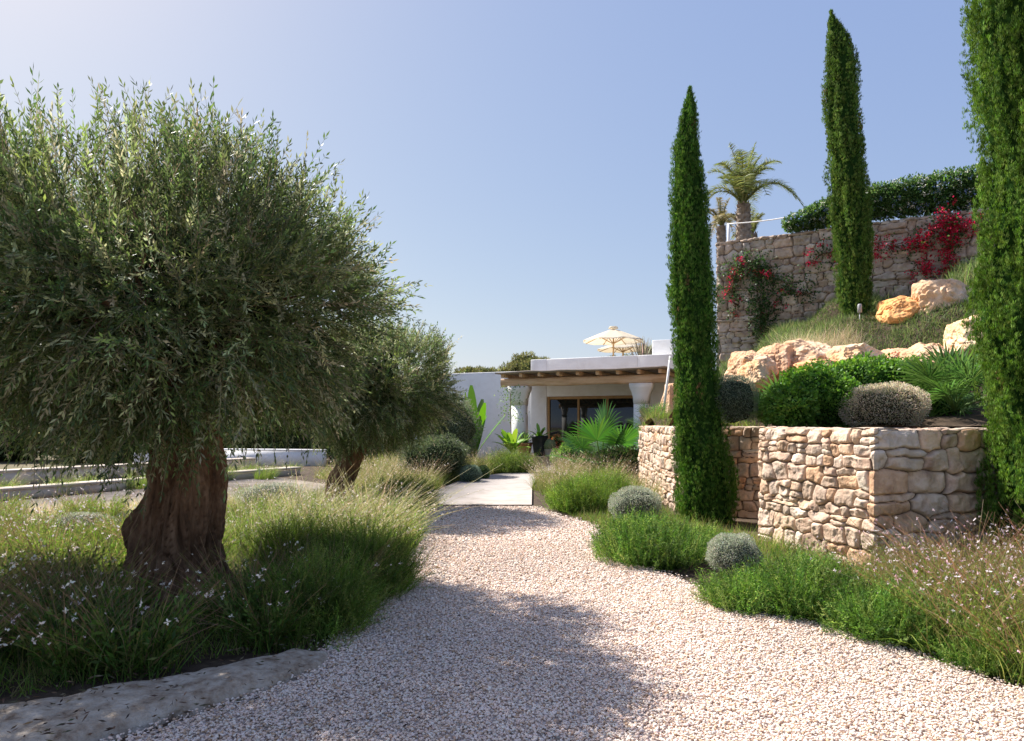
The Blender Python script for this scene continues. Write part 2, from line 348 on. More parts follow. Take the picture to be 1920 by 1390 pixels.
# ------------------------------------------------------------------ dry stone walls as carved relief
STONECOL = [(.70,.55,.42), (.76,.63,.51), (.60,.47,.36), (.74,.54,.38), (.80,.70,.58), (.66,.51,.40), (.70,.46,.29), (.56,.48,.39), (.78,.62,.52)]
def stone_wall(name, plan, H, W, sw, sh, res, seed, depth=.05, base=0.0, basefun=None, cols=STONECOL, parent=None, big_from=None):
    """plan: left-to-right polyline seen from the front; normals to the right-hand side of travel"""
    r = np.random.default_rng(seed); plan = np.array(plan, float)
    seg = np.diff(plan, axis=0); sl = np.hypot(seg[:, 0], seg[:, 1]); cum = np.r_[0, np.cumsum(sl)]; LT = cum[-1]
    S = H + W + H*.35
    seeds = []; rows = []; s = 0
    while s < S + sh: h = sh*r.uniform(.6, 1.4); rows.append((s, h)); s += h
    rows.append((s, sh))
    def fill(t0, t1, s, h, w0):
        t = t0
        while t < t1:
            w = w0*r.choice([.45, .7, 1, 1.4, 1.8], p=[.2, .25, .25, .2, .1])*r.uniform(.85, 1.15)
            if r.uniform() < .3 and w > w0*.6:
                k0 = r.uniform(.35, .65); seeds.append((t + w/2, s + h*k0/2, w, h*k0)); seeds.append((t + w/2 + r.normal(0, .03), s + h*(1+k0)/2, w, h*(1-k0)))
            else: seeds.append((t + w/2, s + h/2 + r.normal(0, h*.14), w, h*r.uniform(.85, 1.15)))
            t += w
    tb = big_from if big_from is not None else LT + sw
    for ri, (s, h) in enumerate(rows[:-1]):
        fill(-r.uniform(0, sw), tb, s, h, sw)
    if big_from is not None:
        s = 0
        while s < S + sh: h = sh*r.uniform(.85, 1.6); fill(tb + r.uniform(.05, .15), LT + sw, s, h, sw*1.5); s += h
    sd_ = np.array(seeds); K = len(sd_)
    nt_, ns_ = int(LT/res) + 1, int(S/res) + 1
    tt, ss = np.meshgrid(np.linspace(0, LT, nt_), np.linspace(0, S, ns_))
    P3 = np.stack([tt, ss, tt*0 + seed], -1)
    wt = tt + .045*sw*4*vnoise(P3, 1.6/sw, seed)*.5; ws = ss + .05*sh*4*vnoise(P3, 1.4/sh, seed+1)*.5
    F1 = np.full(tt.shape, 1e9); F2 = np.full(tt.shape, 1e9); ID = np.zeros(tt.shape, int)
    for k_ in range(K):
        a, b_, w, h = sd_[k_]
        c0, c1 = np.searchsorted(tt[0], [a - 1.6*w - .1, a + 1.6*w + .1]); r0, r1 = np.searchsorted(ss[:, 0], [b_ - 1.7*h - .1, b_ + 1.7*h + .1])
        if c1 <= c0 or r1 <= r0: continue
        sl_ = (slice(r0, r1), slice(c0, c1))
        d = (np.abs((wt[sl_]-a)/(w*.5))**2.6 + np.abs((ws[sl_]-b_)/(h*.5))**2.6)**(1/2.6)
        f1, f2, i_ = F1[sl_], F2[sl_], ID[sl_]; m_ = d < f1
        F2[sl_] = np.where(m_, f1, np.minimum(f2, d)); F1[sl_] = np.where(m_, d, f1); ID[sl_] = np.where(m_, k_, i_)
    e_ = np.clip((F2 - F1)*min(sw, sh)*.5, 0, 1)
    out_ = r.normal(0, .35, K); tx = r.normal(0, .22, K); ts = r.normal(0, .22, K)
    prof = 1 - np.exp(-(np.clip(e_ - .004, 0, 1)/.017)**1.1)
    lum = (tt - sd_[ID, 0])/sd_[ID, 2]*tx[ID] + (ss - sd_[ID, 1])/sd_[ID, 3]*ts[ID]
    q_ = fbm(P3, 5.5, 2, seed+3); fac = np.round(q_*2.2)/2.2*.6 + q_*.4
    disp = depth*prof*(1 + .5*out_[ID] + lum*1.2 + .55*fac + .10*fbm(P3, 22, 3, seed+13) ) - depth
    # plan position and normal with softened corners
    def plan_at(t):
        t = np.clip(t, 0, LT); k2 = np.clip(np.searchsorted(cum, t, side='right') - 1, 0, len(sl)-1); f = (t - cum[k2])/sl[k2]
        return plan[k2] + seg[k2]*f[..., None], seg[k2]/sl[k2][..., None]
    pos, tan = plan_at(tt); rad = .07
    _, ta = plan_at(tt - rad); _, tb = plan_at(tt + rad); tm = nrm(ta + tb); nor = np.stack([tm[..., 1], -tm[..., 0]], -1)
    # cross-section: up the face, over the top
    over = np.clip(ss - H, 0, W); back = np.clip(ss - H - W, 0, 99); zc = np.minimum(ss, H) - back; ro = .05
    zz = base + zc
    if basefun is not None: zz = zz
    hor = -over
    a_ = np.clip((ss - (H - ro))/(2*ro), 0, 1)*PI/2; a2 = np.clip((ss - (H + W - ro))/(2*ro), 0, 1)*PI/2
    nh = np.cos(a_) - np.sin(a2); nz = np.sin(a_)*np.cos(a2)
    corner_in = ro*(1 - .0)*(np.exp(-((ss-H)/ro)**2)*.35)
    off = hor + disp*nh - corner_in
    V = np.concatenate([pos + nor*off[..., None], (zz + disp*nz*.35 - corner_in)[..., None]], -1).reshape(-1, 3)
    c = np.array(cols)[r.integers(0, len(cols), K)]*r.uniform(.82, 1.15, (K, 1)); c = c[ID]
    jc = np.array([.085, .06, .04]); mk = np.clip((e_ - .003)/.010, 0, 1)[..., None]; c = c*mk + jc*(1 - mk)
    c = c*(1 + .16*fbm(P3, 5, 3, seed+5)[..., None])
    i, j = np.meshgrid(np.arange(nt_-1), np.arange(ns_-1)); a = (j*nt_ + i).ravel()
    return build(name, V, np.stack([a, a+1, a+nt_+1, a+nt_], 1), M['stone'], parent, np.clip(c, 0, 1).reshape(-1, 3), smooth=True), V

WT = 1.55
PALE = [(.97*a_, .925*b_, .87*c_) for a_, b_, c_ in [(.76,.62,.51), (.80,.69,.58), (.68,.55,.45), (.77,.60,.46), (.82,.73,.64), (.72,.58,.48), (.74,.52,.36), (.66,.58,.50), (.80,.65,.55), (.78,.66,.57)]]
WA = [(5.6,19.4), (3.52,18.6), (3.0,13.2), (2.92,11.9), (3.15,11.25), (3.95,10.55)]      # far section, left to front
# travel direction must keep the outside on the right: go from right-front to back-left reversed
w1 = thing('lower_wall_far', 'sunlit pale dry stone wall running back behind the front cypress', 'stone wall', (0, 0, 0))
w1.name = 'stone_wall'
WAo = [(3.5,18.9), (3.02,13.6), (2.98,12.6), (3.4,12.05), (4.5,11.3)]
WBo = [(4.45,11.8), (3.42,9.45), (3.90,7.35), (6.3,8.2), (9.5,9.1)]
o1, _ = stone_wall('stonework', [(6.2,19.6)] + WAo, WT, .42, .29, .17, .013, 11, .055, cols=PALE, parent=w1)
w2 = thing('stone_wall', 'chunky dry stone wall with a sharp lit corner, shaded face behind the pink gaura', 'stone wall')
o2, _ = stone_wall('stonework', WBo, WT, .42, .28, .18, .010, 23, .054, cols=PALE, parent=w2, big_from=4.55)

# upper wall
UW0, UW1 = np.array([5.7, 19.0]), np.array([11.3, 15.8]); UTOP = 6.66
def uwall(u, v, off=0.0):
    r_ = (u - U0)/F; d = UW1 - UW0; t = (r_*UW0[1] - UW0[0])/(d[0] - r_*d[1]); p = UW0 + d*t; n_ = np.array([d[1], -d[0]])/np.hypot(*d)
    p = p + n_*off; return np.array([p[0], p[1], Z(v, p[1])])
w3 = thing('retaining_wall', 'tall dry stone retaining wall at the top of the slope with climbing red bougainvillea', 'retaining wall')
GREYSTONE = [(.58,.49,.40), (.64,.56,.47), (.53,.45,.38), (.62,.50,.40), (.70,.62,.53), (.59,.47,.38)]
stone_wall('stonework', [(7.6,22.6), (5.7,19.0), (11.3,15.8), (14,14.0), (16,11)], UTOP - 1.2, .5, .35, .22, .019, 37, .07, base=1.2, cols=GREYSTONE, parent=w3)

# ------------------------------------------------------------------ terrain of the terrace and slope
CT = np.array([(4.4,12,1.5), (3.6,15,1.4), (4.0,18.5,1.35), (4.4,20,1.4), (4.4,9.2,1.5), (5.5,9.6,1.5), (7.5,9.6,1.55), (9.5,10,1.7), (5.2,11,1.52), (7,11,1.7), (4.6,13,2.0), (6,12.8,2.25), (7.4,12.6,2.5),
    (9,12.2,3.2), (5.2,15.5,2.3), (6.4,15,3.1), (7.9,15.7,4.0), (9.3,14.6,4.15), (10.8,14,4.7), (6,18.4,3.2), (7.2,17.8,4.1), (8.4,17.2,4.75), (11,15.6,5.3), (13,13,5.2), (12,11,3.6), (4.6,17,1.6), (5.4,19,2.7), (3.8,21,1.3), (5.5,23,2.2), (16,16,6), (15,11,4)])
def terr(x, y):
    x = np.asarray(x, float); y = np.asarray(y, float)
    d2 = (x[..., None]-CT[:, 0])**2 + (y[..., None]-CT[:, 1])**2 + .12; w = 1/d2**1.7
    z = (w*CT[:, 2]).sum(-1)/w.sum(-1)
    return z + .05*fbm(np.stack([x, y, x*0], -1), .9, 3, 5)*np.clip((z-1.55)*3, 0, 1)
tpoly = [(3.55,19.0), (3.2,13.7), (3.2,12.8), (3.6,12.25), (4.5,11.6), (4.35,11.2), (3.66,9.5), (4.08,7.65), (6.3,8.45), (9.5,9.4), (15,9.4), (15.5,11.5), (13.8,14.3), (11.4,16.1), (6,19.3), (7.6,22.6), (4.5,24)]
nx, ny = 150, 160; gx, gy = np.meshgrid(np.linspace(3, 15.6, nx), np.linspace(7.4, 24.2, ny)); gz = terr(gx, gy)
V = np.stack([gx, gy, gz], -1).reshape(-1, 3); i, j = np.meshgrid(np.arange(nx-1), np.arange(ny-1)); cx_, cy_ = gx[:-1, :-1] + .04, gy[:-1, :-1] + .05
a = (j*nx + i)[inpoly(cx_, cy_, tpoly)]
structure(build('garden_slope', V, np.stack([a, a+1, a+nx+1, a+nx], 1), M['soil'], smooth=True))
ut, _ = flat_poly('upper_terrace', [(6.15,19.2), (11.5,16.15), (14.3,14.4), (30,12), (34,34), (12.5,34), (8.05,26.6), (7.75,24.5), (7.7,22.6)], M['dry'], 6.4, 6.5); structure(ut)
def TZ(x, y): return float(terr(np.array([x]), np.array([y]))[0])

# ------------------------------------------------------------------ boulders
IB, IBF = ico(5)
def boulder(u0, u1, v0, v1, y, label, tint=(1, 1, 1), deep=.8, seed=0, tilt=0):
    x0, x1 = X(u0, y), X(u1, y); z1, z0 = Z(v0, y), Z(v1, y); c = np.array([(x0+x1)/2, y + deep*.3, (z0+z1)/2 - (z1-z0)*.08]); r = np.array([(x1-x0)/2, deep*(x1-x0)*.5 + .2, (z1-z0)*.62])
    D = IB.copy(); rr = np.random.default_rng(seed)
    h = np.ones(len(D))
    for k2 in range(16):
        n_ = nrm(rr.normal(size=3)); n_[2] = abs(n_[2])*.8; n_ = nrm(n_); dd = D@n_; lim = rr.uniform(.66, .9); h = np.where(dd*h > lim, lim/np.maximum(dd, .01), h)
    h = h*(1 + .12*fbm(D, 1.3, 2, seed) + .05*fbm(D, 4, 4, seed+4) + .045*np.abs(fbm(D, 2.6, 3, seed+7)))
    ck = vnoise(D + .25*fbm(D, 3, 2, seed+11)[:, None], 1.9, seed+12); h = h*(1 - .10*np.exp(-(ck/.045)**2)) + .02*fbm(D, 12, 2, seed+13)
    h = h/np.percentile(h, 90)
    P_ = D*h[:, None]*r
    if tilt: c_, s_ = math.cos(tilt), math.sin(tilt); P_ = np.stack([P_[:, 0]*c_ - P_[:, 2]*s_, P_[:, 1], P_[:, 0]*s_ + P_[:, 2]*c_], 1)
    o = build('boulder', P_, IBF, M['boulder'], None, np.clip(np.array(tint)*(1 + .18*fbm(P_, 1.6, 3, seed+2)[:, None]), 0, 1.6), smooth=True)
    o.location = c
    return tag(o, label, 'boulder', 'boulders on the garden slope')
boulder(1362, 1462, 648, 728, 12.9, 'rounded orange boulder at the left end of the row above the hedge', (1.1,.95,.88), .9, 1, .12)
boulder(1412, 1510, 638, 728, 13.1, 'steep orange and pink boulder leaning beside the leftmost one', (1.15,.95,.86), .9, 9, .2)
boulder(1458, 1590, 632, 712, 13.3, 'wide pale cream boulder in the middle of the row above the hedge', (1.2,1.12,1.08), .9, 2, -.05)
boulder(1535, 1680, 630, 712, 13.1, 'long pale boulder with a flat crest right of the row centre', (1.12,1.08,1.05), .9, 3, 0)
boulder(1480, 1600, 664, 722, 12.4, 'low rusty orange boulder directly behind the left fan palm', (1.2,.86,.66), .9, 4)
boulder(1650, 1740, 645, 712, 12.6, 'pinkish red flattened boulder behind the dense green hedge', (1.05,.8,.75), .9, 5)
boulder(1694, 1800, 638, 705, 12.2, 'pale pointed boulder behind the right fan palm', (1.2,1.1,1.02), .9, 6, .15)
boulder(1560, 1640, 650, 716, 12.5, 'small sandy boulder wedged under the long pale one', (1.15,1.0,.85), .9, 21, .1)
boulder(1395, 1450, 672, 726, 12.3, 'small rounded sandy boulder low at the left end of the row', (1.15,1.0,.85), .9, 22, .1)
boulder(1790, 1880, 585, 665, 12.0, 'steep cream boulder against the right edge cypress', (1.25,1.18,1.1), .9, 7, .3)
boulder(1645, 1748, 545, 612, 14.6, 'ochre yellow boulder high on the slope below the red bougainvillea', (1.25,.86,.5), .8, 8, .2)
boulder(1700, 1850, 512, 618, 14.3, 'large slanting cream boulder high on the slope', (1.2,1.12,1.05), .5, 12, .42)
boulder(1240, 1290, 715, 812, 20.9, 'tall rough pink rock beside the white pole at the house', (1.1,.98,.95), 1.2, 15)

# ------------------------------------------------------------------ plants: generic shrub
def core_mesh(mb, c, r, col, lump=.1, seed=0, sup=2.0, sub=3):  # solid core, coloured darker than the leaves to paint in the inner shade
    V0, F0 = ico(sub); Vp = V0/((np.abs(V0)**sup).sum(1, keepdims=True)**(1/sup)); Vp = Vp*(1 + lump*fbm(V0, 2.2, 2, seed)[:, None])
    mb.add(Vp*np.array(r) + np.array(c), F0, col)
def shrub_leaves(mb, c, r, n, L, W, col, lump=.1, seed=0, sup=2.0, shell=.18, up=0.0, spread=.9, bottom=-1.0):
    D = rand_unit(n); D = D[D[:, 2] > bottom]; n = len(D)
    Vp = D/((np.abs(D)**sup).sum(1, keepdims=True)**(1/sup)); h = 1 + lump*fbm(D, 2.2, 2, seed)
    P = Vp*h[:, None]*(1 - shell*rng.uniform(0, 1, (n, 1))**1.5)*np.array(r) + np.array(c)
    N = nrm(D/np.array(r)); d = nrm(N + spread*rng.normal(size=(n, 3))*.6 + np.array([0, 0, up]))
    leaves(mb, P, d, L*rng.uniform(.6, 1.3, n), W*rng.uniform(.7, 1.2, n), jit(col, n, .3))
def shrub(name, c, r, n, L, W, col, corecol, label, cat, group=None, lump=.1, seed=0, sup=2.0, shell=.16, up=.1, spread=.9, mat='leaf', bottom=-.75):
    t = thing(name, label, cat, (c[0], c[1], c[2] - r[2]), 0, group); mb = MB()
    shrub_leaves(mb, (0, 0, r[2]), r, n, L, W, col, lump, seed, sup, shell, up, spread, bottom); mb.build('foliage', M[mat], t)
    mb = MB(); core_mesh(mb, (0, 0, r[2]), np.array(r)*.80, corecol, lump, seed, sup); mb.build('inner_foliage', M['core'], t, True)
    return t
SILVER = [(.33,.37,.26), (.42,.44,.33), (.25,.29,.19), (.50,.50,.40)]
def ball(u, v, wpx, hpx, y, label, col=SILVER, n=9000, L=.022, W=.009, core=(.05,.06,.04), seed=0):
    s = y/F; r = (wpx*.5*s, wpx*.5*s, hpx*.5*s)
    return shrub('ball_shrub', (X(u, y), y, Z(v, y)), r, n, L, W, col, core, label, 'shrub', 'clipped ball shrubs', .12, seed, 2.2, .17, .1, 1.0)
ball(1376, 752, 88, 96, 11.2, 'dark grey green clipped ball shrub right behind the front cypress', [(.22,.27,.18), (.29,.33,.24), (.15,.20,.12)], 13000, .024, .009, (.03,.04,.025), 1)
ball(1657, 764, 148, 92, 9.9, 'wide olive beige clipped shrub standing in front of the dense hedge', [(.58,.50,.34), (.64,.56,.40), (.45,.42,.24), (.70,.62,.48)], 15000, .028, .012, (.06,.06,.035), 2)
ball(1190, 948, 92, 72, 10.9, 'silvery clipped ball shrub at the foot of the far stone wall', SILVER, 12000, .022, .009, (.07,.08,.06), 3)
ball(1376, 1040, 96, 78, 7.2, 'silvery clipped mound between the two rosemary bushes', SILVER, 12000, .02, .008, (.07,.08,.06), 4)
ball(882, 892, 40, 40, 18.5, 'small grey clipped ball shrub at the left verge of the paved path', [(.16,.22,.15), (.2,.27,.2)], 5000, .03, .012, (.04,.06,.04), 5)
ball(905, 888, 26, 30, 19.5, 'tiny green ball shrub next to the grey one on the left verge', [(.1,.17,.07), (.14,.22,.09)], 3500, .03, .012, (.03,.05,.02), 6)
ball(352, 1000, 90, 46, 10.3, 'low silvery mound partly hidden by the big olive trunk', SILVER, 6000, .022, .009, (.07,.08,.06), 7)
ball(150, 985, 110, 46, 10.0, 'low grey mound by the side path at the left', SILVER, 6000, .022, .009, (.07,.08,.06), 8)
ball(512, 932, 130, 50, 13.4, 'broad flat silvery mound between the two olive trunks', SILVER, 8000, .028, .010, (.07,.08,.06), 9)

# dense green hedge behind the wall
t = thing('hedge', 'dense bright green hedge above the stone wall below the boulders', 'hedge', (0, 0, 0)); mb = MB(); mc = MB()
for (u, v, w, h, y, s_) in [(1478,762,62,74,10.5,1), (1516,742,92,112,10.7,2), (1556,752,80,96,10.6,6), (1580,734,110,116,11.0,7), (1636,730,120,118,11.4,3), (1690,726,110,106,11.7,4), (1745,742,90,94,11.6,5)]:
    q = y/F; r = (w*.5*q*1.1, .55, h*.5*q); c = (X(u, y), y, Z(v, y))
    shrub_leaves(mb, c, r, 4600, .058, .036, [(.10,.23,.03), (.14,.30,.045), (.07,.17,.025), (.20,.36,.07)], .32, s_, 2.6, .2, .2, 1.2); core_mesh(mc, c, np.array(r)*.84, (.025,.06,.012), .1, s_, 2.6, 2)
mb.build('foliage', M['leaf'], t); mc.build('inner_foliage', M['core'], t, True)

# ------------------------------------------------------------------ cypresses
def cypress(label, y, top, base_v_or_z, prof, n, tuft, seed, blades_per=9, col=None, wid=.012):
    """prof: (v, u_centre, half width px)"""
    pr = np.array(prof, float); zt = Z(pr[:, 0], y); xc = X(pr[:, 1], y); rr_ = pr[:, 2]*y/F
    o_ = np.argsort(zt); zt, xc, rr_ = zt[o_], xc[o_], rr_[o_]; z0 = base_v_or_z; x0 = np.interp(z0, zt, xc)
    t = thing('cypress_tree', label, 'cypress', (x0, y, z0), 0, 'columnar cypresses')
    cen = lambda z: np.interp(z, zt, xc) - x0
    rad = lambda z: np.interp(z, zt, rr_)
    ztop = zt[-1]
    def surf(th, z):
        R_ = rad(z); p = np.stack([np.cos(th)*2.2, np.sin(th)*2.2, z*1.1], -1)
        k_ = 1 + .19*fbm(p, 1.0, 3, seed) + .16*fbm(np.stack([np.cos(th)*3.5, np.sin(th)*3.5, z*1.6], -1), 1.0, 3, seed+5)
        return R_*k_
    # core, coloured dark for the shade seen between branchlets
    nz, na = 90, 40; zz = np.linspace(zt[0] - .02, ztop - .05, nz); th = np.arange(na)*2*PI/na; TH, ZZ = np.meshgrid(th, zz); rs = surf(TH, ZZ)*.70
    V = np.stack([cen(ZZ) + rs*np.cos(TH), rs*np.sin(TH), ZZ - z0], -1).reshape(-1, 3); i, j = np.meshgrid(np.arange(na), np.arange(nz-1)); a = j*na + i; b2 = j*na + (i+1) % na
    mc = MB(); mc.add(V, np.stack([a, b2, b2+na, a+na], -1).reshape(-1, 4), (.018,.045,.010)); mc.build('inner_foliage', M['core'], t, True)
    # flame shaped branchlets made of small upright sprays
    nc = int(150*(ztop - zt[0])*rr_.max()/ (tuft*4.2)); zs = rng.uniform(zt[0] - .02, ztop, nc*3); zs = zs[rng.uniform(0, rr_.max(), nc*3) < rad(zs) + .08*rr_.max()][:nc]; nc = len(zs); ths = rng.uniform(0, 2*PI, nc)
    per = max(6, n//nc); k5 = nc*per; sz = np.repeat(tuft*rng.uniform(.8, 1.5, nc), per); zc_ = np.repeat(zs, per); tc2 = np.repeat(ths, per)
    e = rand_unit(k5)*rng.uniform(.55, 1, (k5, 1)); dz = e[:, 2]*sz*2.9; pin = 1 - .45*np.clip(e[:, 2], 0, 1)
    R0 = surf(tc2, zc_)*np.repeat(rng.uniform(.84, 1.04, nc), per); out_ = e[:, 0]*sz*.55*pin + sz*.15*e[:, 2]; tg = e[:, 1]*sz*.52*pin; zf_ = np.minimum(zc_ + dz, ztop + .03)
    tap = np.minimum(1, rad(zf_)/np.maximum(rad(zc_), .01)); R1 = (R0 + out_ - sz*.5)*tap
    N = np.stack([np.cos(tc2), np.sin(tc2), 0*tc2], -1); T = np.stack([-N[:, 1], N[:, 0], 0*tc2], -1); C0 = N*R1[:, None] + T*(tg*tap)[:, None]; C0[:, 0] += cen(zf_); C0[:, 2] = zf_ - z0
    n = k5; base = col or [(.07,.17,.022), (.05,.13,.018), (.10,.21,.035), (.14,.24,.05)]
    mb = MB(); tc_ = jit(base, n, .2)*np.repeat(rng.uniform(.6, 1.3, nc), per)[:, None]; tc_ = np.where(np.repeat(rng.uniform(size=nc) < .004, per)[:, None], np.array([.20,.13,.06]), tc_)
    oe = N*e[:, :1] + T*e[:, 1:2] + np.array([0, 0, 1.0])*e[:, 2:]
    B = blades_per; P = np.repeat(C0, B, 0) + rng.normal(0, tuft*.13, (n*B, 3)); Nr = np.repeat(oe, B, 0)
    D = nrm(Nr*.45 + np.array([0, 0, 1.2]) + rng.normal(0, .28, (n*B, 3)))
    leaves(mb, P, D, tuft*rng.uniform(.35, .85, n*B), wid*rng.uniform(.7, 1.3, n*B), np.repeat(tc_, B, 0)*rng.uniform(.75, 1.25, (n*B, 1)), .3)
    mb.build('crown', M['conifer'], t)
    m2 = MB(); m2.tube([(0, 0, -.1), (.01, 0, .5), (.02, 0, 1.6)], [.12, .09, .05], 8, (1, 1, 1)); m2.build('trunk', M['bark'], t)
    return t
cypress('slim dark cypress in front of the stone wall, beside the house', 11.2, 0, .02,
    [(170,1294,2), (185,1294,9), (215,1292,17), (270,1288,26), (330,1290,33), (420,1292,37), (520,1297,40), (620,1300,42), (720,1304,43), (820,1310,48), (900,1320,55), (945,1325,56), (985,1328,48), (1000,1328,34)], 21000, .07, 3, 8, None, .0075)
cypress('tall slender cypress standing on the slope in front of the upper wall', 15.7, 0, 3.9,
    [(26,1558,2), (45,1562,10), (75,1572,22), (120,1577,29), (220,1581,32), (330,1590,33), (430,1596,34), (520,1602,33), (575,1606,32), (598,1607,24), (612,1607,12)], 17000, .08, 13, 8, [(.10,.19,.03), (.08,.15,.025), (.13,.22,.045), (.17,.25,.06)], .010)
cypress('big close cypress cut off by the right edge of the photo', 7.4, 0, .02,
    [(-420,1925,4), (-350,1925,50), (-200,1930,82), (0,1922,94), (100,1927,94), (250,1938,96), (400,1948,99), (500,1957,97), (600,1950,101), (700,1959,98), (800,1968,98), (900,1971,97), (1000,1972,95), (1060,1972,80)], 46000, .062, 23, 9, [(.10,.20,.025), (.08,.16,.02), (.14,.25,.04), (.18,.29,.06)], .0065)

# ------------------------------------------------------------------ olive trees
def olive(label, base, trunk_pts, trunk_r, c, r, nshoots, seed, leafL=.062, leafW=.0125, limbs=6, nleaf=22, shootL=.42, twist=1.0, sides=200, wisps=260):
    t = thing('olive_tree', label, 'olive tree', base, 0, 'olive trees')
    tp_ = np.array(trunk_pts, float); tr_ = np.array(trunk_r, float); nz = 220; s = np.linspace(0, 1, nz); k_ = np.linspace(0, 1, len(tp_))
    ctr = np.stack([np.interp(s, k_, tp_[:, q]) for q in range(3)], -1); R_ = np.interp(s, k_, tr_)
    th = np.arange(sides)*2*PI/sides; TH, SS = np.meshgrid(th, s); zz = ctr[:, 2][:, None] + 0*TH
    q = np.stack([np.cos(TH + zz*.35*twist)*1.0, np.sin(TH + zz*.35*twist)*1.0, zz*.55], -1); fl = np.clip(1 - zz/.7, 0, 1)
    rid = np.abs(fbm(q, 2.4, 2, seed+2)); fine = np.abs(fbm(q*np.array([1, 1, .35]), 7, 3, seed+5))
    k2 = 1 + .17*fbm(q, 1.2, 2, seed) - .25*np.exp(-(rid/.14)**2)*(.6 + .6*fl) + .10*(fine - .3) - .09*np.exp(-(np.abs(vnoise(q*np.array([1, 1, .22]), 11, seed+6) + .5*vnoise(q*np.array([1, 1, .4]), 23, seed+7))/.10)**2) + .045*vnoise(q*np.array([1, 1, .5]), 30, seed+8) + fl**2*.22*np.sin(TH*5 + 1 + .6*np.sin(TH*2))
    knob = .35*np.exp(-((TH - 3.0)**2)/.15 - ((zz - tp_[-1][2]*.72)**2)/.02) + .28*np.exp(-((TH-3.4)**2)/.25 - ((zz - .62)**2)/.04)
    rs = R_[:, None]*(k2 + knob)
    V = np.stack([ctr[:, 0][:, None] + rs*np.cos(TH), ctr[:, 1][:, None] + rs*np.sin(TH), zz + .02*fbm(q, 5, 2, seed)], -1).reshape(-1, 3)
    i, j = np.meshgrid(np.arange(sides), np.arange(nz-1)); a = j*sides + i; b2 = j*sides + (i+1) % sides
    build('trunk', V, np.stack([a, b2, b2+sides, a+sides], -1).reshape(-1, 4), M['bark'], t, smooth=True)
    top = tp_[-1]; c = np.array(c); r = np.array(r)
    # limbs
    ends = []
    for k3 in range(limbs):
        an = 2*PI*k3/limbs + rng.uniform(-.3, .3); e = c + r*np.array([math.cos(an)*.6, math.sin(an)*.6, rng.uniform(-.1, .45)])
        m_ = (top + e)/2 + np.array([math.cos(an)*.15, math.sin(an)*.15, -.12]); sN = np.linspace(0, 1, 12)[:, None]
        pts = (1-sN)**2*(top - np.array([0, 0, .25])) + 2*sN*(1-sN)*m_ + sN**2*e; pts[2:-1] += rng.normal(0, .03, (9, 3))
        mb = MB(); mb.tube(pts, np.linspace(tr_[-1]*.62, .03, 12), 10); 
        for k4 in range(4):
            p0 = pts[5 + k4]; e2 = c + (rand_unit(1)[0]*r*.8); e2[2] = max(e2[2], p0[2]); sM = np.linspace(0, 1, 7)[:, None]; mb.tube(p0*(1-sM) + e2*sM + np.sin(sM*PI)*rng.normal(0, .1, 3), np.linspace(.035, .008, 7), 6)
        mb.build('limb', M['bark'], t, True)
    mc = MB(); core_mesh(mc, c, r*.5, (.03,.036,.017), .3, seed, 2.2); mc.build('inner_foliage', M['core'], t, True)  # dark core colour stands in for shade deep in the crown
    # shoots with paired narrow leaves
    n = nshoots; D = rand_unit(n)
    f = rng.uniform(0, 1, n)**.45; f = .5 + .5*f
    h = 1 + .13*fbm(D, 1.8, 2, seed+3) + .27*vnoise(D, 3.6, seed+8)
    sup = 2.35; Dn = D/((np.abs(D)**sup).sum(1, keepdims=True)**(1/sup))
    P = c + Dn*r*(h*f)[:, None] - nrm(D/r)*shootL*.35
    dens = .5 + .5*fbm(P, 1.9, 2, seed+20) + .25*vnoise(P, 5.0, seed+21); keep = (rng.uniform(size=n) < np.clip(1.25 - .75*np.clip(D[:, 2], 0, 1)*(f > .72), 0, 1)) & (dens > .27 + .12*np.clip(D[:, 2], 0, 1))
    P, D, f = P[keep], D[keep], f[keep]; n = len(P)
    w_ = np.clip(D[:, 2]*.5 + .5, 0, 1)[:, None]
    D0 = nrm(nrm(D/r)*.9 + np.array([0, 0, .75])*w_ + rng.normal(0, .45, (n, 3))); Ls = shootL*rng.uniform(.55, 1.15, n)
    bend = np.array([0, 0, -.35])*(1 - w_) + np.array([0, 0, .12])*w_ + rng.normal(0, .13, (n, 3))
    # wispy uprights on the outline
    m_ = wisps; Dw = rand_unit(m_*2); Dw = Dw[Dw[:, 2] > -.15][:m_]; m_ = len(Dw); Pn = Dw/((np.abs(Dw)**sup).sum(1, keepdims=True)**(1/sup))
    P = np.r_[P, c + Pn*r*.97]; D0 = np.r_[D0, nrm(Dw*.55 + np.array([0, 0, .8]) + rng.normal(0, .22, (m_, 3)))]; Ls = np.r_[Ls, shootL*rng.uniform(.4, 1.2, m_)]; bend = np.r_[bend, rng.normal(0, .12, (m_, 3))]
    ok = P[:, 2] > (c[2] - r[2]*1.02); P, D0, Ls, bend = P[ok], D0[ok], Ls[ok], bend[ok]; n = len(P)
    tw = MB(); blades(tw, P, D0, Ls, .006*leafL/.062, bend, jit((.22,.20,.12), n), 3, .4); tw.build('twigs', M['leaf'], t)
    mb = MB(); K = nleaf//2
    hue = jit([(.10,.15,.05), (.145,.195,.065), (.07,.115,.038), (.30,.32,.18)], n, .35)*(1 + .35*fbm(P, 2.6, 2, seed+30))[:, None]
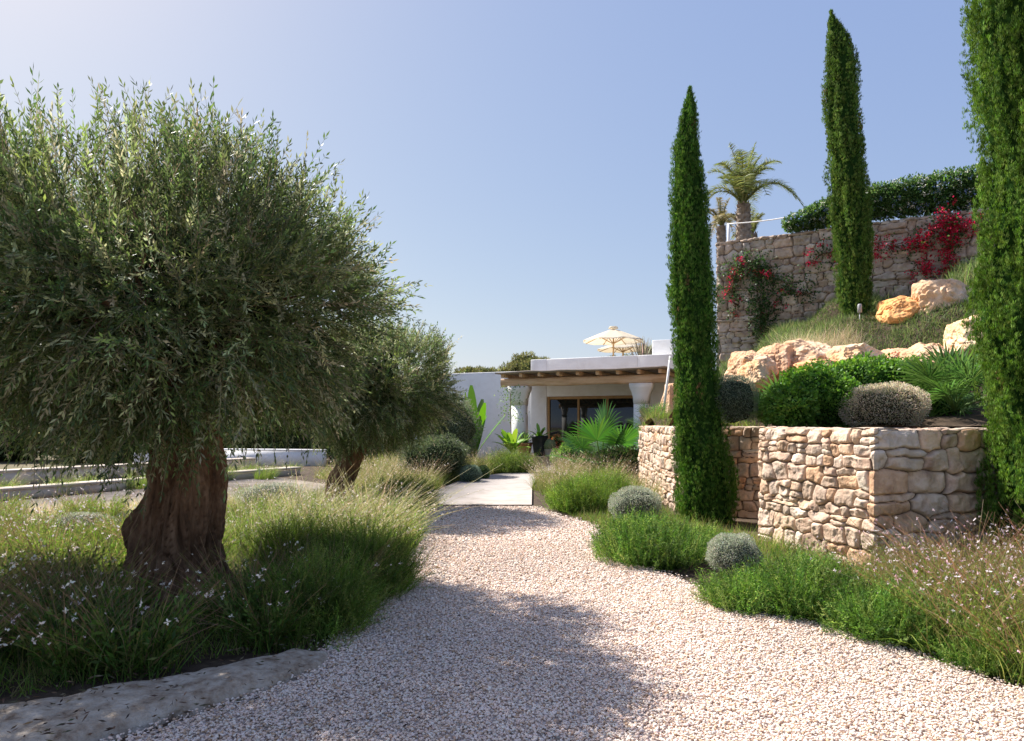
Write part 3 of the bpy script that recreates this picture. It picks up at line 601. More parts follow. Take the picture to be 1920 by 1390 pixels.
    for k3 in range(K):
        tk = (k3 + .6)/K; Pk = at_t(P, D0, Ls[:, None], bend, tk); tan = nrm(D0 + 2*bend*tk); s1 = nrm(np.cross(tan, rand_unit(n)))
        for sg in (1, -1):
            Dk = nrm(tan*.85 + sg*s1*.62 + rng.normal(0, .16, (n, 3)))
            leaves(mb, Pk, Dk, leafL*rng.uniform(.65, 1.2, n)*(1 - .25*tk), leafW*rng.uniform(.7, 1.2, n), hue*rng.uniform(.7, 1.35, (n, 1)), .15)
    leaves(mb, at_t(P, D0, Ls[:, None], bend, 1), nrm(D0 + 2*bend), leafL*.9, leafW, hue*1.1, .1)
    mb.build('crown', M['olive_leaf'], t)
    return t
OX, OY = G(325, 1103)
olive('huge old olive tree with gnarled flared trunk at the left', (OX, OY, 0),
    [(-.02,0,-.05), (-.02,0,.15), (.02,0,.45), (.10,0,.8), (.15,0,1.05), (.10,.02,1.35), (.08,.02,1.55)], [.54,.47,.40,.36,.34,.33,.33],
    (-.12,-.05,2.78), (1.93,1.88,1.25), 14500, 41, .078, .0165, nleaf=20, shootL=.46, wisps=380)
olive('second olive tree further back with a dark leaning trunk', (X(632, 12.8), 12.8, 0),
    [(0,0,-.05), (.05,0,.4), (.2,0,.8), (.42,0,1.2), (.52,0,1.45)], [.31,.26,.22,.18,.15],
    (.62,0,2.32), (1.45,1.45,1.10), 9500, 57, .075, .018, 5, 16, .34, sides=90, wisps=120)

# silvery loose shrub at the end of the olives
shrub('olive_shrub', (X(838, 21), 21, 1.35), (.95,.9,1.25), 14000, .085, .02, [(.17,.20,.12), (.13,.16,.09), (.22,.24,.16)], (.05,.065,.035), 'loose grey green bush between the second olive and the white house wall', 'shrub', None, .22, 5, 2, .3, .5, 1.2, 'olive_leaf')
shrub('olive_shrub', (X(815, 19), 19, .65), (1.0,.8,.68), 11000, .07, .017, [(.09,.13,.06), (.12,.15,.08), (.07,.10,.045)], (.03,.04,.02), 'low dark grey green bush below the loose silvery bush', 'shrub', None, .22, 6, 2, .3, .4, 1.2, 'olive_leaf')

# ------------------------------------------------------------------ gaura, grasses, rosemary
GREEN = [(.13,.24,.04), (.17,.28,.05), (.10,.19,.035), (.22,.30,.07)]
def make_gaura(label, h=.8, nst=85, lean=(0, 0), flower=((.80,.70,.72), (.84,.80,.80), (.72,.42,.48)), spread=.34, nfl=4, fs=.016, green=GREEN, stemc=((.24,.16,.09), (.20,.22,.07), (.3,.2,.13)), group=None, tufts=5, stw=.0042, lf=1.0, flp=.14):
    t = thing('gaura_plant', label, 'flowering plant', (0, 0, -50), 0, group)
    n = nst; a = rng.uniform(0, 2*PI, n); rr_ = spread*.35*np.sqrt(rng.uniform(0, 1, n)); P = np.stack([np.cos(a)*rr_, np.sin(a)*rr_, 0*a], -1)
    D = nrm(np.stack([np.cos(a)*.42, np.sin(a)*.42, 1 + 0*a], -1) + rng.normal(0, .16, (n, 3))); L = h*rng.uniform(.55, 1.1, n); bend = np.stack([np.cos(a)*.22 + lean[0], np.sin(a)*.22 + lean[1], -.10 + 0*a], -1) + rng.normal(0, .09, (n, 3))
    mb = MB(); blades(mb, P, D, L, stw, bend, jit(list(stemc), n), 5, .5); mb.build('stems', M['grass'], t)
    mb = MB()
    for k_ in range(16):
        tk = .04 + .62*k_/16; Pk = at_t(P, D, L[:, None], bend, tk); d = nrm(D + rng.normal(0, .6, (n, 3)))
        leaves(mb, Pk, d, .055*lf*rng.uniform(.6, 1.3, n)*(1.25 - tk), .011*lf*rng.uniform(.7, 1.3, n), jit(green, n, .3))
    m_ = nst*tufts; a2 = rng.uniform(0, 2*PI, m_); r2 = spread*np.sqrt(rng.uniform(0, 1, m_)); P2 = np.stack([np.cos(a2)*r2*.8, np.sin(a2)*r2*.8, 0*a2], -1)
    blades(mb, P2, nrm(np.stack([np.cos(a2)*.3, np.sin(a2)*.3, 1 + 0*a2], -1) + rng.normal(0, .25, (m_, 3))), h*rng.uniform(.22, .55, m_), .008, rng.normal(0, .22, (m_, 3)) + np.array([lean[0], lean[1], -.1]), jit(green, m_, .3), 3)
    mb.build('foliage', M['grass'], t)
    mb = MB()
    for k_ in range(nfl):
        sel = rng.uniform(size=n) < flp; tk = 1 - .09*k_ - .05*rng.uniform(); Pk = at_t(P, D, L[:, None], bend, tk)[sel] + rng.normal(0, .008, (sel.sum(), 3)); m2 = len(Pk)
        ax = rand_unit(m2); u_ = nrm(np.cross(ax, rand_unit(m2))); w_ = np.cross(ax, u_); cc = jit(list(flower), m2, .1, .04); sc = fs*rng.uniform(.35, 1.25, m2)
        for q in range(4):
            an = q*PI/2 + .3; leaves(mb, Pk, u_*math.cos(an) + w_*math.sin(an) + ax*.25, sc, sc*.62, cc, .1)
    mb.build('blossoms', M['petal'], t)
    return t
def place_all(protos, spots, labels, group, zf=None, sc=(.85, 1.15), first=[]):
    for i_, (x, y) in enumerate(spots):
        p = protos[rng.integers(0, len(protos))]; z = 0 if zf is None else zf(x, y); s_ = rng.uniform(*sc)
        if p.name not in first:
            first.append(p.name); p.location = (x, y, z); p.rotation_euler = (0, 0, rng.uniform(-.5, .5)); p.scale = (s_,)*3; p['label'] = labels; p['group'] = group
        else: dup(p, (x, y, z), rng.uniform(-.6, .6), s_, labels, group)
def poisson(poly, dmin, n):
    pts = []
    for q in scatter(poly, n*20):
        if all((q[0]-a[0])**2 + (q[1]-a[1])**2 > dmin*dmin for a in pts): pts.append(q)
        if len(pts) >= n: break
    return [tuple(p) for p in pts]
WHITEF = ((.90,.85,.78), (.88,.78,.72), (.88,.82,.70))
# left bed, under the big olive
gL = [make_gaura('x', .72, 130, (0.02, 0), WHITEF, .40, 3, .026, [(.08,.16,.03), (.11,.19,.04), (.15,.17,.05), (.06,.12,.025)], tufts=1, lf=1.45, flp=.04) for _ in range(3)]
left_front = [(-3.9,3.9), (-2.9,4.05), (-2.2,4.6), (-1.65,5.0), (-1.45,5.6), (-1.5,6.4), (-2.5,6.2), (-5.2,6.2), (-5.6,4.6)]
place_all(gL, [p for p in poisson(left_front, .30, 46) if not (abs(p[0] + .5*p[1]) < .40 and p[1] > 4.7)], 'low gaura with scattered white flowers in the shade under the big olive', 'white gaura under the big olive')
left_mid = [(-6.4,5.6), (-3.9,6.6), (-3.9,8.6), (-5.2,10.2), (-9.2,9.8), (-8.2,7)]
gL2 = [make_gaura('x', .6, 80, (0, 0), ((.80,.70,.74), (.78,.74,.76)), .38, 4, .02, [(.15,.26,.045), (.19,.30,.06), (.11,.20,.035), (.26,.26,.10)], flp=.08) for _ in range(2)]
place_all(gL2, poisson(left_mid, .42, 30), 'sunlit green gaura with pale pink flowers left of the big olive trunk', 'sunlit gaura left of the big olive')
left_back = [(-3.3,7.2), (-1.45,7.3), (-1.35,9.2), (-1.8,11.5), (-4.2,11.6), (-4.0,9)]
gL3 = [make_gaura('x', .82, 90, (.28, .0), ((.80,.72,.66), (.76,.64,.58), (.84,.8,.76)), .4, 5, .017, [(.15,.26,.045), (.19,.31,.06), (.12,.22,.04), (.24,.27,.08)], ((.36,.33,.17), (.30,.30,.14), (.42,.36,.22))) for _ in range(2)]
place_all(gL3, poisson(left_back, .4, 26), 'gaura with long pale stalks leaning right over the gravel edge', 'gaura leaning over the gravel')
gS = [make_gaura('x', 1.0, 75, (.34, -.04), ((.80,.70,.58), (.72,.60,.48), (.84,.78,.68)), .3, 8, .016, [(.15,.26,.045), (.24,.27,.08)], ((.40,.38,.20), (.34,.35,.15), (.46,.39,.24)), tufts=1, stw=.0065) for _ in range(2)]
place_all(gS, poisson([(-2.9,7.4), (-1.7,7.4), (-1.5,8.6), (-1.6,10.0), (-2.9,10.0)], .5, 7), 'tall straw coloured seed stalks bending over the gravel beside the second olive', 'seed stalks bending over the gravel', None, (.85, 1.15))
place_all(gL2, poisson([(-11.5,9.4), (-8,9.9), (-5.2,10.6), (-3.9,12.6), (-3.6,14.4), (-5.4,14.6), (-7.6,12.6), (-11,11.4)], .8, 13), 'loose pale flowered gaura screening the low walls at the left', 'gaura screening the low walls', None, (.8, 1.2))
place_all(gF if 'gF' in globals() else gL3, poisson([(-12,13.2), (-10,14.6), (-8.2,18), (-6.2,21), (-7,22), (-9.5,18.5), (-12.6,14.2)], .9, 10), 'straw tinted gaura growing along the low concrete walls', 'gaura along the low walls', None, (.7, 1.0))
# right bed
gR = [make_gaura('x', .86, 95, (-.12, .02), ((.80,.52,.56), (.82,.66,.68), (.84,.76,.76)), .4, 4, .018, [(.15,.22,.045), (.19,.25,.06), (.12,.19,.035), (.24,.24,.08)], ((.28,.17,.09), (.24,.22,.08), (.34,.22,.14))) for _ in range(3)]
right_bed = [(3.05,5.5), (3.1,4.6), (3.35,3.6), (5.2,3.6), (6.6,5.4), (6.4,7.6), (4.3,7.0), (3.5,6.8), (3.0,6.2)]
place_all(gR, poisson(right_bed, .38, 46), 'tall airy gaura with small pink flowers in front of the shaded wall', 'pink gaura in the right bed', None, (.75, 1.1))
# far beds
gF = [make_gaura('x', .95, 80, (.05, 0), ((.72,.62,.50), (.66,.54,.46), (.8,.72,.64)), .5, 5, .022, [(.16,.22,.05), (.20,.25,.07), (.24,.24,.09)], ((.42,.33,.20), (.36,.30,.17), (.46,.36,.24))) for _ in range(2)]
place_all(gF, poisson([(-2.3,14.0), (-2.1,16.4), (-1.8,18.8), (-1.0,21.2), (.3,23.2), (-1.2,25.5), (-3.8,22), (-4.2,17), (-3.4,14.2)], .62, 30), 'feathery straw coloured grass clump along the left verge of the paved path', 'feathery clumps left of the paved path', None, (.8, 1.15))
place_all(gF, poisson([(.62,13.5), (.72,17), (1.0,20), (1.9,22.5), (3.3,22), (3.1,17), (2.75,13.2), (1.4,12.6)], .6, 22), 'feathery straw coloured grass clump right of the paved path', 'feathery clumps right of the paved path', None, (.8, 1.1))

def bush_shoots(name, label, cat, c, r, n, L, col, needle=.018, per=22, lean=(0, 0), group=None, nw=.0035, top=(1, 1, 1)):
    """mound of upright shoots set with short needles (rosemary)"""
    t = thing(name, label, cat, (c[0], c[1], c[2]), 0, group); D = rand_unit(n); D[:, 2] = np.abs(D[:, 2]); r = np.array(r); h = 1 + .16*fbm(D, 2.4, 3, int(n)+3)
    P = D*r*(h*rng.uniform(.55, .95, n))[:, None]; Dd = nrm(D/r*.35 + np.array([lean[0], lean[1], 1.0]) + rng.normal(0, .3, (n, 3))); Ls = L*rng.uniform(.5, 1.15, n); bend = rng.normal(0, .22, (n, 3))
    mb = MB(); hue = jit(col, n, .3)*np.clip(1 + .7*fbm(P, 5.5, 2, 9), .3, 2)[:, None]; blades(mb, P, Dd, Ls, .004, bend, hue*.7, 3, .5)
    for k_ in range(per):
        tk = (k_ + .3)/per; Pk = at_t(P, Dd, Ls[:, None], bend, tk); d = nrm(nrm(Dd + 2*bend*tk)*.9 + rand_unit(n)*.95); leaves(mb, Pk, d, needle*rng.uniform(.7, 1.2, n), nw, hue*rng.uniform(.75, 1.3, (n, 1)), .1)
    mb.build('foliage', M['grass'], t); mc = MB(); core_mesh(mc, (0, 0, 0), r*.6, tuple(np.array(col[0])*.35), .1, 3); mc.build('inner_foliage', M['core'], t, True)  # core is the leaf green darkened, as shade in the gaps
    return t
ROS = [(.09,.19,.035), (.13,.25,.045), (.05,.11,.022), (.24,.33,.09)]
x, y = G(1200, 1052); bush_shoots('rosemary_bush', 'bright green spreading rosemary bush at the gravel edge by the front cypress', 'rosemary', (1.62,8.1,0), (.72,.95,.32), 2500, .26, ROS, .034, 22, nw=.0065)
bush_shoots('rosemary_bush', 'low rosemary patch touching the clipped silver mound', 'rosemary', (2.35,8.5,0), (.4,.4,.22), 800, .17, ROS, .026, 20, nw=.005)
bush_shoots('rosemary_bush', 'large bright green rosemary bush bulging onto the gravel at the right', 'rosemary', (2.50,5.85,0), (.46,.52,.33), 1700, .25, ROS, .030, 22, nw=.0055)
bush_shoots('rosemary_bush', 'low trailing rosemary in front of the silvery mound', 'rosemary', (2.02,5.98,0), (.34,.42,.13), 1000, .2, ROS, .030, 20, nw=.0055)
bush_shoots('rosemary_bush', 'rosemary bush with dark gaps between the gravel and the pink gaura', 'rosemary', (2.85,5.15,0), (.42,.42,.2), 1500, .24, ROS, .030, 22, nw=.0055)
bush_shoots('rosemary_bush', 'small trailing rosemary sprig patch on the gravel edge at the lower right', 'rosemary', (3.1,4.6,0), (.3,.4,.12), 800, .14, ROS, .022, 18, nw=.004)
# green upright bushes on the left verge
UPR = [(.11,.20,.035), (.15,.25,.045), (.08,.15,.028), (.2,.24,.07)]
bush_shoots('lavender_bush', 'tall bright green upright bush on the left edge of the gravel path', 'bush', (-1.42,6.4,0), (.52,.55,.45), 2300, .33, UPR, .03, 22, (.12, 0), nw=.0045)
bush_shoots('lavender_bush', 'dark green upright bush behind the kerb slab end', 'bush', (-1.55,5.35,0), (.45,.5,.38), 1800, .3, UPR, .03, 22, (.1, 0), nw=.0045)
bush_shoots('lavender_bush', 'green upright bush between the olive trunk and the path', 'bush', (-2.3,7.4,0), (.55,.5,.4), 1700, .32, UPR, .03, 22, (.1, 0), nw=.0045)
bush_shoots('lavender_bush', 'dark upright bush where the gravel meets the paving on the left', 'bush', (-2.0,12.6,0), (.65,.7,.42), 1700, .34, UPR, .04, 18, (.1, 0), nw=.007)
bush_shoots('lavender_bush', 'yellow green upright bush on the right where the paving begins', 'bush', (1.25,12.6,0), (.62,.6,.4), 1800, .34, GREEN, .04, 18, nw=.007)
bush_shoots('lavender_bush', 'green bush beside the silvery ball by the far wall', 'bush', (1.75,13.4,0), (.7,.7,.5), 1600, .36, GREEN, .04, 18, nw=.007)
bush_shoots('lavender_bush', 'rounded dark grassy bush at the far bend of the path', 'bush', (.0,22.0,0), (.8,.6,.42), 1200, .5, [(.12,.19,.04), (.17,.25,.06)], .06, 14, nw=.010)

# grassy ground cover: one uncountable mass per bed
def turf(name, label, poly, n, h, w, col, zf=None, lean=0.0, seg=3):
    q = scatter(poly, n); z = np.zeros(n) if zf is None else zf(q[:, 0], q[:, 1]); P = np.c_[q, z - .01]; pat = fbm(np.c_[q, 0*z], .9, 3, 77)
    hh = h*rng.uniform(.4, 1.2, n)*(1 + .45*pat); mb = MB()
    blades(mb, P, np.array([0, 0, 1.0]) + rng.normal(0, .34, (n, 3)), hh, w, rng.normal(0, .3, (n, 3)) + np.array([lean, 0, -.12]), jit(col, n, .3)*(1 + .25*pat[:, None]), seg)
    return stuff(mb.build(name, M['grass']), label)
MEAD = [(.14,.24,.045), (.19,.29,.06), (.11,.19,.035), (.28,.27,.10), (.22,.19,.09)]
turf('grass', 'green grassy ground cover in the bed around the big olive', [(-1.15,4.75), (-1.15,7), (-1.4,9), (-1.55,12.8), (-3.4,13.8), (-6,11.6), (-8.4,9.4), (-12,8.2), (-9,4), (-4.1,3.5), (-2.9,4.0), (-1.9,4.75)], 60000, .13, .008, MEAD)
turf('dry_grass', 'sparse straw coloured grass along the side path at the left', [(-12,10.2), (-6,11.8), (-3.6,13.8), (-3.4,15.2), (-6,14.2), (-9.5,12.0), (-12.5,11.4)], 8000, .20, .009, [(.42,.36,.20), (.30,.30,.12), (.5,.42,.28), (.2,.26,.07)])
turf('grass', 'grassy ground cover between path and stone walls on the right', [(.75,13), (1.25,10.9), (1.5,9.6), (2.2,8.9), (2.3,7.2), (2.6,6.4), (2.9,5.5), (3.15,4.2), (3.5,2.8), (7,2.8), (8,7.5), (4.1,7.3), (3.3,9.4), (2.8,11.8), (3.3,18.5), (2,22.5), (.85,19), (.7,14)], 52000, .17, .009, MEAD)
turf('grass', 'straw and green grass along the left of the paved path', [(-1.85,13.6), (-1.9,16.5), (-1.6,18.8), (-.7,21.4), (.6,23.6), (.2,27), (-5,27), (-6,20.5), (-3.8,17.2), (-1.9,16.8)], 22000, .42, .014, [(.2,.26,.07), (.26,.28,.1), (.32,.27,.13), (.15,.21,.05)])
SLO = [(.14,.22,.07), (.19,.27,.09), (.11,.18,.055), (.26,.27,.13)]
slope_poly = [(4.2,12.6), (8.3,11.4), (8.3,10.2), (14.5,9.8), (15,11.5), (13.3,14), (11.3,15.8), (6.1,19.0), (5.0,18), (4.1,15)]
turf('ground_cover', 'grey green creeping ground cover on the slope among the boulders', slope_poly, 95000, .22, .015, SLO, terr, -.05)
turf('dry_grass', 'straw coloured dry grass tuft mass below the upper wall', [(5.4,13.9), (7.3,13.8), (7.4,14.9), (6.4,15.8), (5.5,15.2)], 8000, .42, .010, [(.60,.51,.33), (.5,.43,.26), (.68,.59,.42), (.34,.33,.16)], terr, .1)
turf('grass', 'thin grass behind the coping of the far stone wall', [(3.45,18.6), (3.2,13.2), (3.3,12), (4.4,12), (4.6,18)], 7000, .22, .012, MEAD, terr)

# ------------------------------------------------------------------ fan palms
def fan_palm(label, base, fronds, size, col, seed, nseg=26, pet=.6, trunk=None, group='fan palms', thin=1.0):
    t = thing('fan_palm', label, 'fan palm', base, 0, group)
    if trunk:
        mb = MB(); zz = np.linspace(0, trunk, 16); mb.tube(np.stack([0*zz, 0*zz, zz], -1), .11 + .02*(np.arange(16) % 2), 12); mb.build('trunk', M['palm_trunk'], t, True)
    z0 = trunk or .05
    for (az, el, s_, *rest) in fronds:
        roll = rest[0] if rest else 0.0
        d = np.array([math.cos(el)*math.sin(az), -math.cos(el)*math.cos(az), math.sin(el)]); p0 = np.array([0, 0, z0]); hub = p0 + d*pet*s_*size; mb = MB()
        side = nrm(np.cross(d, np.array([0, 0, 1.0]))); nn = np.cross(side, d)
        sN = np.linspace(0, 1, 6)[:, None]; mb.tube(p0 + d*pet*s_*size*sN + nn*.03*np.sin(sN*PI), .012*size, 5, (.16,.26,.06))
        n_ = nseg; an = np.linspace(-1.95, 1.95, n_); side2 = side*math.cos(roll) + nn*math.sin(roll); nn2 = np.cross(side2, d)
        D = np.cos(an)[:, None]*d + np.sin(an)[:, None]*side2; D = nrm(D + .16*np.abs(np.sin(an))[:, None]*nn2); L = size*s_*(.52 + .14*np.cos(an))*rng.uniform(.92, 1.06, n_)
        S = nrm(np.cross(D, nn2)); rows = []; W = 2*np.sin(3.9/n_/2)*L*.52*thin
        for k_, (tt_, wf) in enumerate([(0, .02), (.3, .60), (.55, .95), (.8, .5), (1, .05)]):
            c = hub + D*(L*tt_)[:, None] + np.array([0, 0, -1.0])*(L*.18*tt_**3)[:, None]; w_ = (W*.5*wf)[:, None]; fo = nn2*(.25*w_)
            rows += [c - S*w_ + fo, c, c + S*w_ + fo]
        V = np.stack(rows, 1).reshape(-1, 3); f = []
        for k_ in range(4):
            for h_ in (0, 1): a_ = 3*k_ + h_; f.append([a_, a_+1, a_+4, a_+3])
        f = np.array(f); mb.add(V, (np.arange(n_)[:, None, None]*15 + f[None]).reshape(-1, 4), np.repeat(jit(col, n_, .15), 15, 0)); mb.build('frond', M['leaf'], t)
    return t
PG = [(.05,.15,.03), (.07,.19,.035), (.04,.12,.025)]
fan_palm('large fan palm with a pale and a bright green fan in front of the pergola', (X(1128, 20.5), 20.5, .1),
    [(-.9,.75,1.0,.2), (-.35,1.0,1.05,-.1), (.15,1.35,1.15,1.3), (.75,.85,1.05,.2), (1.2,.45,.95,0), (-1.35,.35,.9,0), (.5,.35,.9,-.2), (-.3,.3,.85,.2), (1.9,.6,.9,0), (2.7,.8,.9,0), (-2.2,.7,.9,0), (.1,.1,.8,0), (1.1,.15,.85,.2)], 1.55, PG, 1, 30, .7)
def cham(label, u, y, z, size, n=14):
    fr = [(rng.uniform(-PI, PI), rng.uniform(.35, 1.4), rng.uniform(.8, 1.1), rng.uniform(-.5, .5)) for _ in range(n)]
    return fan_palm(label, (X(u, y), y, z), fr, size, [(.09,.19,.045), (.12,.23,.06), (.07,.15,.035)], 2, 20, .65, None, 'fan palms', .55)
cham('small spiky fan palm between the grey ball and the dense hedge', 1458, 11.2, 1.5, .78, 16)
cham('big spiky fan palm right of the dense hedge', 1790, 10.4, 1.75, .95, 26)
cham('spiky fan palm low beside the right edge cypress', 1742, 10.9, 1.6, .8, 16)
cham('dark small fan palm at the foot of the pink rock by the house', 1222, 19.5, 1.3, .8, 14)

# ------------------------------------------------------------------ date palms on the upper terrace
def date_palm(label, u, y, z0, ztr, L, nf, rt, seed, col):
    t = thing('palm_tree', label, 'palm tree', (X(u, y), y, z0), 0, 'date palms'); h = ztr - z0; zz = np.linspace(0, h, 40); mb = MB()
    mb.tube(np.stack([.03*np.sin(zz), 0*zz, zz], -1), rt*(1 + .12*((np.arange(40) % 3) == 0) - .25*zz/h), 14); 
    for k_ in range(160):
        a = rng.uniform(0, 2*PI); z_ = rng.uniform(h*.3, h); mb.add(np.array([[rt*.75, -.05, 0], [rt*.75, .05, 0], [rt*1.0, .02, .10], [rt*1.0, -.02, .10]])@np.array([[math.cos(a), math.sin(a), 0], [-math.sin(a), math.cos(a), 0], [0, 0, 1]]) + np.array([0, 0, z_]), [[0, 1, 2, 3]])
    mb.build('trunk', M['palm_trunk'], t)
    rr_ = np.random.default_rng(seed)
    for k_ in range(nf):
        az = 2*PI*k_/nf + rr_.uniform(-.25, .25); el = rr_.uniform(.75, 1.54); l_ = L*rr_.uniform(.8, 1.1); s_ = np.linspace(0, 1, 26)
        d = np.array([math.cos(el)*math.cos(az), math.cos(el)*math.sin(az), math.sin(el)]); hz = np.array([math.cos(az), math.sin(az), 0])
        pts = np.array([0, 0, h]) + d*l_*s_[:, None] + hz*(l_*.10*s_**2)[:, None] - np.array([0, 0, 1])*(l_*(1.25 - 1.1*math.sin(el)**4)*s_**2.6)[:, None]
        mb = MB(); mb.tube(pts, np.linspace(.03, .006, 26), 5, (.26,.28,.10)); tan = nrm(np.gradient(pts, axis=0)); si = nrm(np.cross(tan, np.array([0, 0, 1.0]))); upn = np.cross(si, tan)
        q = np.repeat(np.arange(3, 26), 3); m_ = len(q); ppos = pts[q] + tan[q]*rr_.uniform(-.5, .5, (m_, 1))*l_/26
        for sg in (1, -1):
            blades(mb, ppos, si[q]*sg + tan[q]*.55 + upn[q]*.35 + rr_.normal(0, .12, (m_, 3)), L*.21*np.sin(np.clip(q/26, .05, .96)*PI)**.6, .022, np.array([0, 0, -.35])*np.ones((m_, 1)), jit(col, m_, .25), 2)
        mb.build('frond', M['leaf'], t)
    return t
date_palm('date palm with a stout trunk and drooping fronds above the tall wall', 1393, 22.5, 6.4, Z(385, 22.5), 2.25, 28, .27, 5, [(.20,.25,.07), (.26,.28,.10), (.16,.20,.055)])
date_palm('smaller yellowish palm half hidden behind the taller palm', 1352, 26, 6.2, Z(425, 26), 1.3, 14, .2, 9, [(.34,.29,.14), (.28,.26,.11)])
date_palm('low green palm crown peeping over the tall wall right of the trunk', 1412, 27, 6.2, Z(440, 27), 1.1, 12, .18, 12, [(.2,.24,.09), (.28,.28,.12)])

# ------------------------------------------------------------------ vegetation on the upper wall
t = thing('flowering_hedge', 'leafy hedge with pale blue and white blossoms spilling over the tall wall', 'hedge', (0, 0, 0)); mb = MB(); mc = MB(); mf = MB()
for k_ in range(26):
    u = 1492 + k_*15.5; vb = np.interp(u, [1490, 1630, 1850], [430, 408, 385]); hgt = np.interp(u, [1490, 1560, 1850], [28, 55, 82]); p = uwall(u, vb, -.25 if u > 1500 else -.1); q = p[1]/F
    r = (.34, .38, hgt*q*.52); c = (p[0], p[1], p[2] + hgt*q*.42); shrub_leaves(mb, c, r, 1500, .075, .042, [(.075,.16,.04), (.11,.20,.055), (.05,.115,.03), (.15,.24,.09)], .2, k_, 2, .35, .2, 1.3); core_mesh(mc, c, np.array(r)*.8, (.022,.05,.015), .1, k_, 2, 2)
    n = 26; D = rand_unit(n); D[:, 1] = -np.abs(D[:, 1]); P = np.array(c) + D*np.array(r)*1.03; n2 = 6
    pp = np.repeat(P, n2, 0) + rng.normal(0, .02, (n*n2, 3)); blue = rng.uniform(size=n) < .5; cc = np.where(blue[:, None], np.array([.32,.40,.66]), np.array([.72,.72,.62])); leaves(mf, pp, rand_unit(n*n2), .035, .03, np.repeat(cc, n2, 0))
mb.build('foliage', M['leaf'], t); mc.build('inner_foliage', M['core'], t, True); mf.build('blossoms', M['petal'], t)

def bougain(label, px_paths, green, red, seed, nclu=40):
    t = thing('bougainvillea', label, 'climbing plant', (0, 0, 0), 0, 'bougainvilleas on the tall wall'); ms = MB(); mg_ = MB(); mr = MB()
    for path, ng, nr in px_paths:
        pts = np.array([uwall(u, v, .12) for u, v in path]); s_ = np.linspace(0, 1, 14); k_ = np.linspace(0, 1, len(pts)); C_ = np.stack([np.interp(s_, k_, pts[:, q]) for q in range(3)], -1) + rng.normal(0, .04, (14, 3)); ms.tube(C_, .012, 5, (.2, .14, .1))
        def cl(n, sp):
            i_ = rng.uniform(0, 12.99, n); a = i_.astype(int); f = (i_ - a)[:, None]; return C_[a]*(1-f) + C_[a+1]*f + rng.normal(0, 1, (n, 3))*np.array([sp, .07, sp])
        P = cl(ng, .19); P = np.repeat(P, 5, 0) + rng.normal(0, .04, (ng*5, 3)); leaves(mg_, P, rand_unit(len(P)) + np.array([-.2, -.7, -.1]), .07, .045, jit(green, len(P)))
        P = cl(nr, .15); P = np.repeat(P, 14, 0) + rng.normal(0, .045, (nr*14, 3)); leaves(mr, P, rand_unit(len(P)) + np.array([-.2, -.6, .2]), .05, .042, jit(red, len(P), .2))
    ms.build('stems', M['bark'], t); mg_.build('foliage', M['leaf'], t); mr.build('blossoms', M['petal'], t)
GB = [(.05,.11,.03), (.08,.16,.05), (.04,.08,.025)]; RB = [(.62,.035,.06), (.72,.07,.12), (.5,.02,.04)]
bougain('bright red bougainvillea hanging on the right of the tall wall', [([(1780,400), (1775,430), (1800,450)], 40, 36), ([(1760,420), (1730,455), (1710,470)], 36, 40), ([(1790,440), (1770,480), (1790,505)], 40, 34), ([(1800,430), (1850,425)], 30, 22), ([(1745,500), (1725,512)], 12, 26), ([(1770,410), (1790,430), (1770,470)], 6, 40)], GB, RB, 1)
bougain('small red bougainvillea sprig on the tall wall right of the middle cypress', [([(1690,455), (1660,462), (1635,470)], 14, 22)], GB, RB, 2)
bougain('dark leafy bougainvillea with few red flowers near the left corner of the tall wall', [([(1395,488), (1380,520), (1360,560)], 130, 13), ([(1400,490), (1440,520), (1490,540)], 190, 4), ([(1420,500), (1425,560), (1430,620)], 210, 3), ([(1440,640), (1430,600), (1460,560)], 150, 2), ([(1480,545), (1530,550)], 60, 4), ([(1380,560), (1376,580)], 20, 6)], GB, RB, 3)
bougain('faint leafy trailing sprig high on the tall wall left of the middle cypress', [([(1570,470), (1540,478)], 40, 6), ([(1530,485), (1515,492)], 12, 5)], GB, RB, 4)

# cable railing on the upper terrace
t = thing('cable_railing', 'thin pale cable railing with a post beside the palm trunk', 'railing', (X(1366, 20.3), 20.3, 6.4)); z_ = Z(420, 20.3) - 6.4
mb = MB(); mb.tube([(0, 0, 0), (0, 0, z_)], .045, 8); mb.build('post', M['plaster'], t)
mb = MB(); mb.tube([(1.75, -1.0, 0), (1.75, -1.0, z_ - .05)], .02, 8); mb.build('post', M['metal'], t)
e_ = np.array([X(1520, 18.2) - X(1366, 20.3), -2.1, Z(399, 18.2) - 6.4]); sN = np.linspace(0, 1, 12)[:, None]
mb = MB(); mb.tube(np.array([0, 0, z_])*(1-sN) + e_*sN - np.array([0, 0, .05])*np.sin(sN*PI), .016, 6); mb.build('cable', M['plaster'], t)

# garden spike light
t = thing('garden_light', 'small grey spike light at the foot of the middle cypress', 'garden light', (X(1612, 15.1), 15.1, 3.75)); mb = MB(); mb.tube([(0,0,0), (0,0,.30)], .012, 8); mb.build('spike', M['metal'], t); mb = MB(); mb.tube([(0,0,.30), (0,0,.31), (0,0,.48), (0,0,.5)], [.02,.045,.045,.03], 12); mb.build('lamp_head', M['metal'], t)

